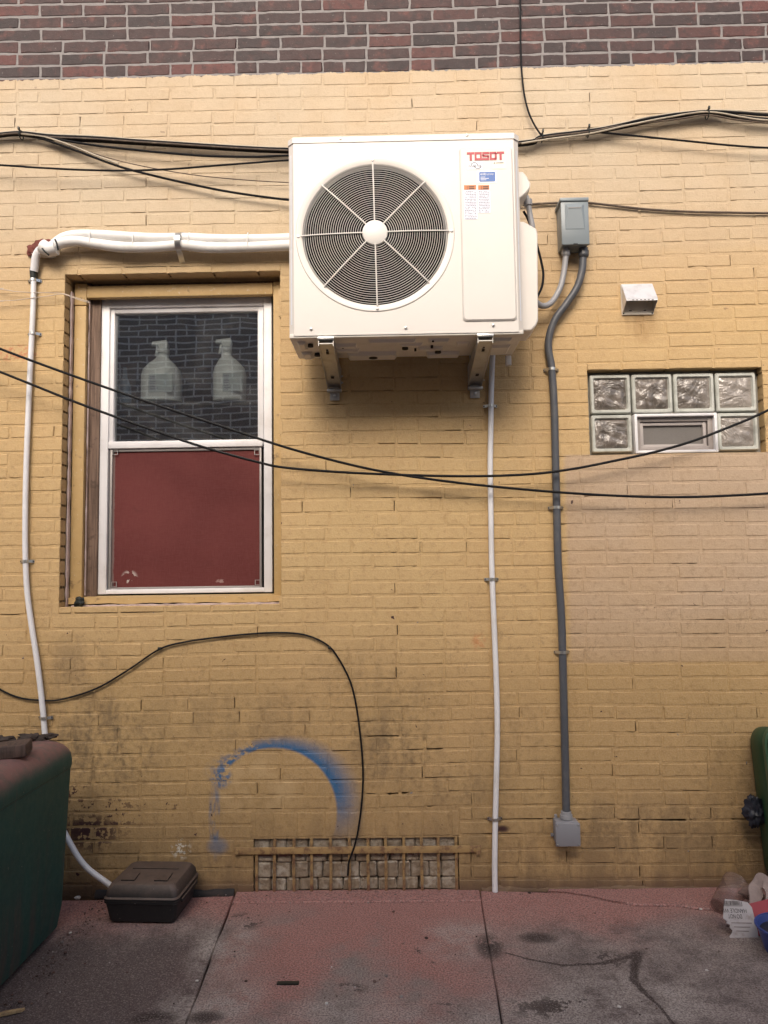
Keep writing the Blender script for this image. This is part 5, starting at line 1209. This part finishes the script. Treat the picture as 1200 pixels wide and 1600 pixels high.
p0 = at(1190, 1450, -.44); tag(MB().add([(p0.x-.02,-.45,.004),(p0.x+.10,-.44,.004),(p0.x+.10,-.34,.10),(p0.x-.012,-.36,.085),(p0.x-.02,-.447,.002),(p0.x+.10,-.437,.002),(p0.x+.10,-.337,.096),(p0.x-.012,-.357,.081)], [(0,1,2,3),(7,6,5,4),(0,4,5,1),(1,5,6,2),(2,6,7,3),(3,7,4,0)]).build('red_packet', simple('red_pack', (.26,.028,.035), .45, 0, .15, 20), smooth=False), 'red card packet half hidden behind the grey card', 'packet')
BT = thing('blue_tub', (1.43,-.62,0), 'blue plastic tub cut by the right edge of the picture', 'tub')
bp = gnd(1193, 1500); bc = Vector((bp.x+.128, bp.y+.05, 0)); M_BLUEP = simple('blue_plastic', (.035,.06,.22), .4, 0, .15, 10, (.08,.06,.06), .3)
MB().lathe([(.001,.004),(.085,.002),(.092,.006),(.115,.085),(.122,.088),(.122,.094),(.112,.093),(.088,.012),(.001,.010)], bc, 'Z', 40, cap=False).build('tub', M_BLUEP, BT, ang=40)
MB().lathe([(.001,.075),(.106,.070)], bc, 'Z', 40).build('dark_contents', M_BAG, BT)
# ------------------------------------------------------------------ small litter
p = gnd(18, 1583); mb = MB().prismz([(-.042,-.006),(.030,-.010),(.040,-.002),(.020,.004),(-.020,.010),(-.044,.004)], 0, .008); mb.xform(Matrix.Translation((p.x,p.y,.0))@Matrix.Rotation(R(28),4,'Z'))
tag(mb.build('wood_splinter', nodes_wood('fresh_wood', (.36,.24,.12), (.50,.36,.20))), 'pale wood splinter on the dark pavement in the lower left corner', 'splinter')
p = gnd(450, 1537.5); tag(MB().box(p.x-.038, p.x+.038, p.y-.009, p.y+.009, .0005, .006, .001).build('flat_strip', M_TAPE, smooth=False), 'flat black strip lying on the middle pavement slab', 'strip')
q = random.Random(77); gm = MB()
def stone(mb, x, y, r_):
    bm = bmesh.new(); bmesh.ops.create_icosphere(bm, subdivisions=1, radius=r_)
    for v in bm.verts: v.co = Vector((v.co.x*q.uniform(.7,1.3)+x, v.co.y*q.uniform(.7,1.3)+y, max(0, v.co.z*.6+r_*.25)))
    mb.bm(bm)
for k in range(520):
    if k < 200: x, y = -1.34+abs(q.gauss(0, .07)), q.uniform(-.95, -.02)
    elif k < 300: x, y = q.uniform(-1.3, 1.6), -.012-abs(q.gauss(0, .02))
    else: x, y = q.uniform(-1.3, 1.4), q.uniform(-1.3, -.05)
    stone(gm, x, y, q.uniform(.0012, .0042) if q.random() < .9 else q.uniform(.004, .008))
g = NG('grit'); M_GRIT = g.done(g.bsdf(g.ramp(g.rnd, [(0,(.03,.02,.018)),(.5,(.10,.055,.045)),(.8,(.16,.12,.11)),(.93,(.20,.17,.16)),(1,(.55,.52,.5))]), .85))
o = gm.build('grit', M_GRIT, smooth=False); tag(o, 'loose grit and crumbs scattered over the red pavement', 'grit', kind='stuff')
GP = 'pale pebbles on the pavement'
for (px, py, r_, lab) in ((121,1404,.014,'largest white crumb between dumpster and tool case'),(110,1458,.007,'small pale pebble beside the dumpster base'),(308,1533,.006,'small white pebble near the left slab joint'),(510,1568,.006,'small white pebble near the bottom middle'),(967,1574,.007,'pale pebble at the bottom right of the pavement'),(1095,1421,.006,'white crumb by the crack near the clear cup')):
    p = gnd(px, py); mb = MB(); stone(mb, p.x, p.y, r_); tag(mb.build('pebble', simple('pale_stone', (.52,.50,.47), .8), smooth=False), lab, 'pebble', GP)
# black base strip along the foot of the wall at the left
mb = MB(); rs = []
for k in range(41):
    x = -1.36+.62*k/40; wv_ = math.sin(k*.55)*.4+math.sin(k*1.3+1)*.3+q.random()*.3; rs.append([(x,-.022-.006*wv_,-.01),(x,-.020-.004*wv_,.006+.004*wv_),(x,-.003,.016+.006*wv_),(x,-.003,-.01)])
tag(mb.rings(rs).build('tar_flashing', simple('tar', (.016,.014,.014), .8, 0, .4, 20, (.08,.05,.04), .4), ang=60), 'ragged black tar strip along the wall foot behind the tool case', 'tar')
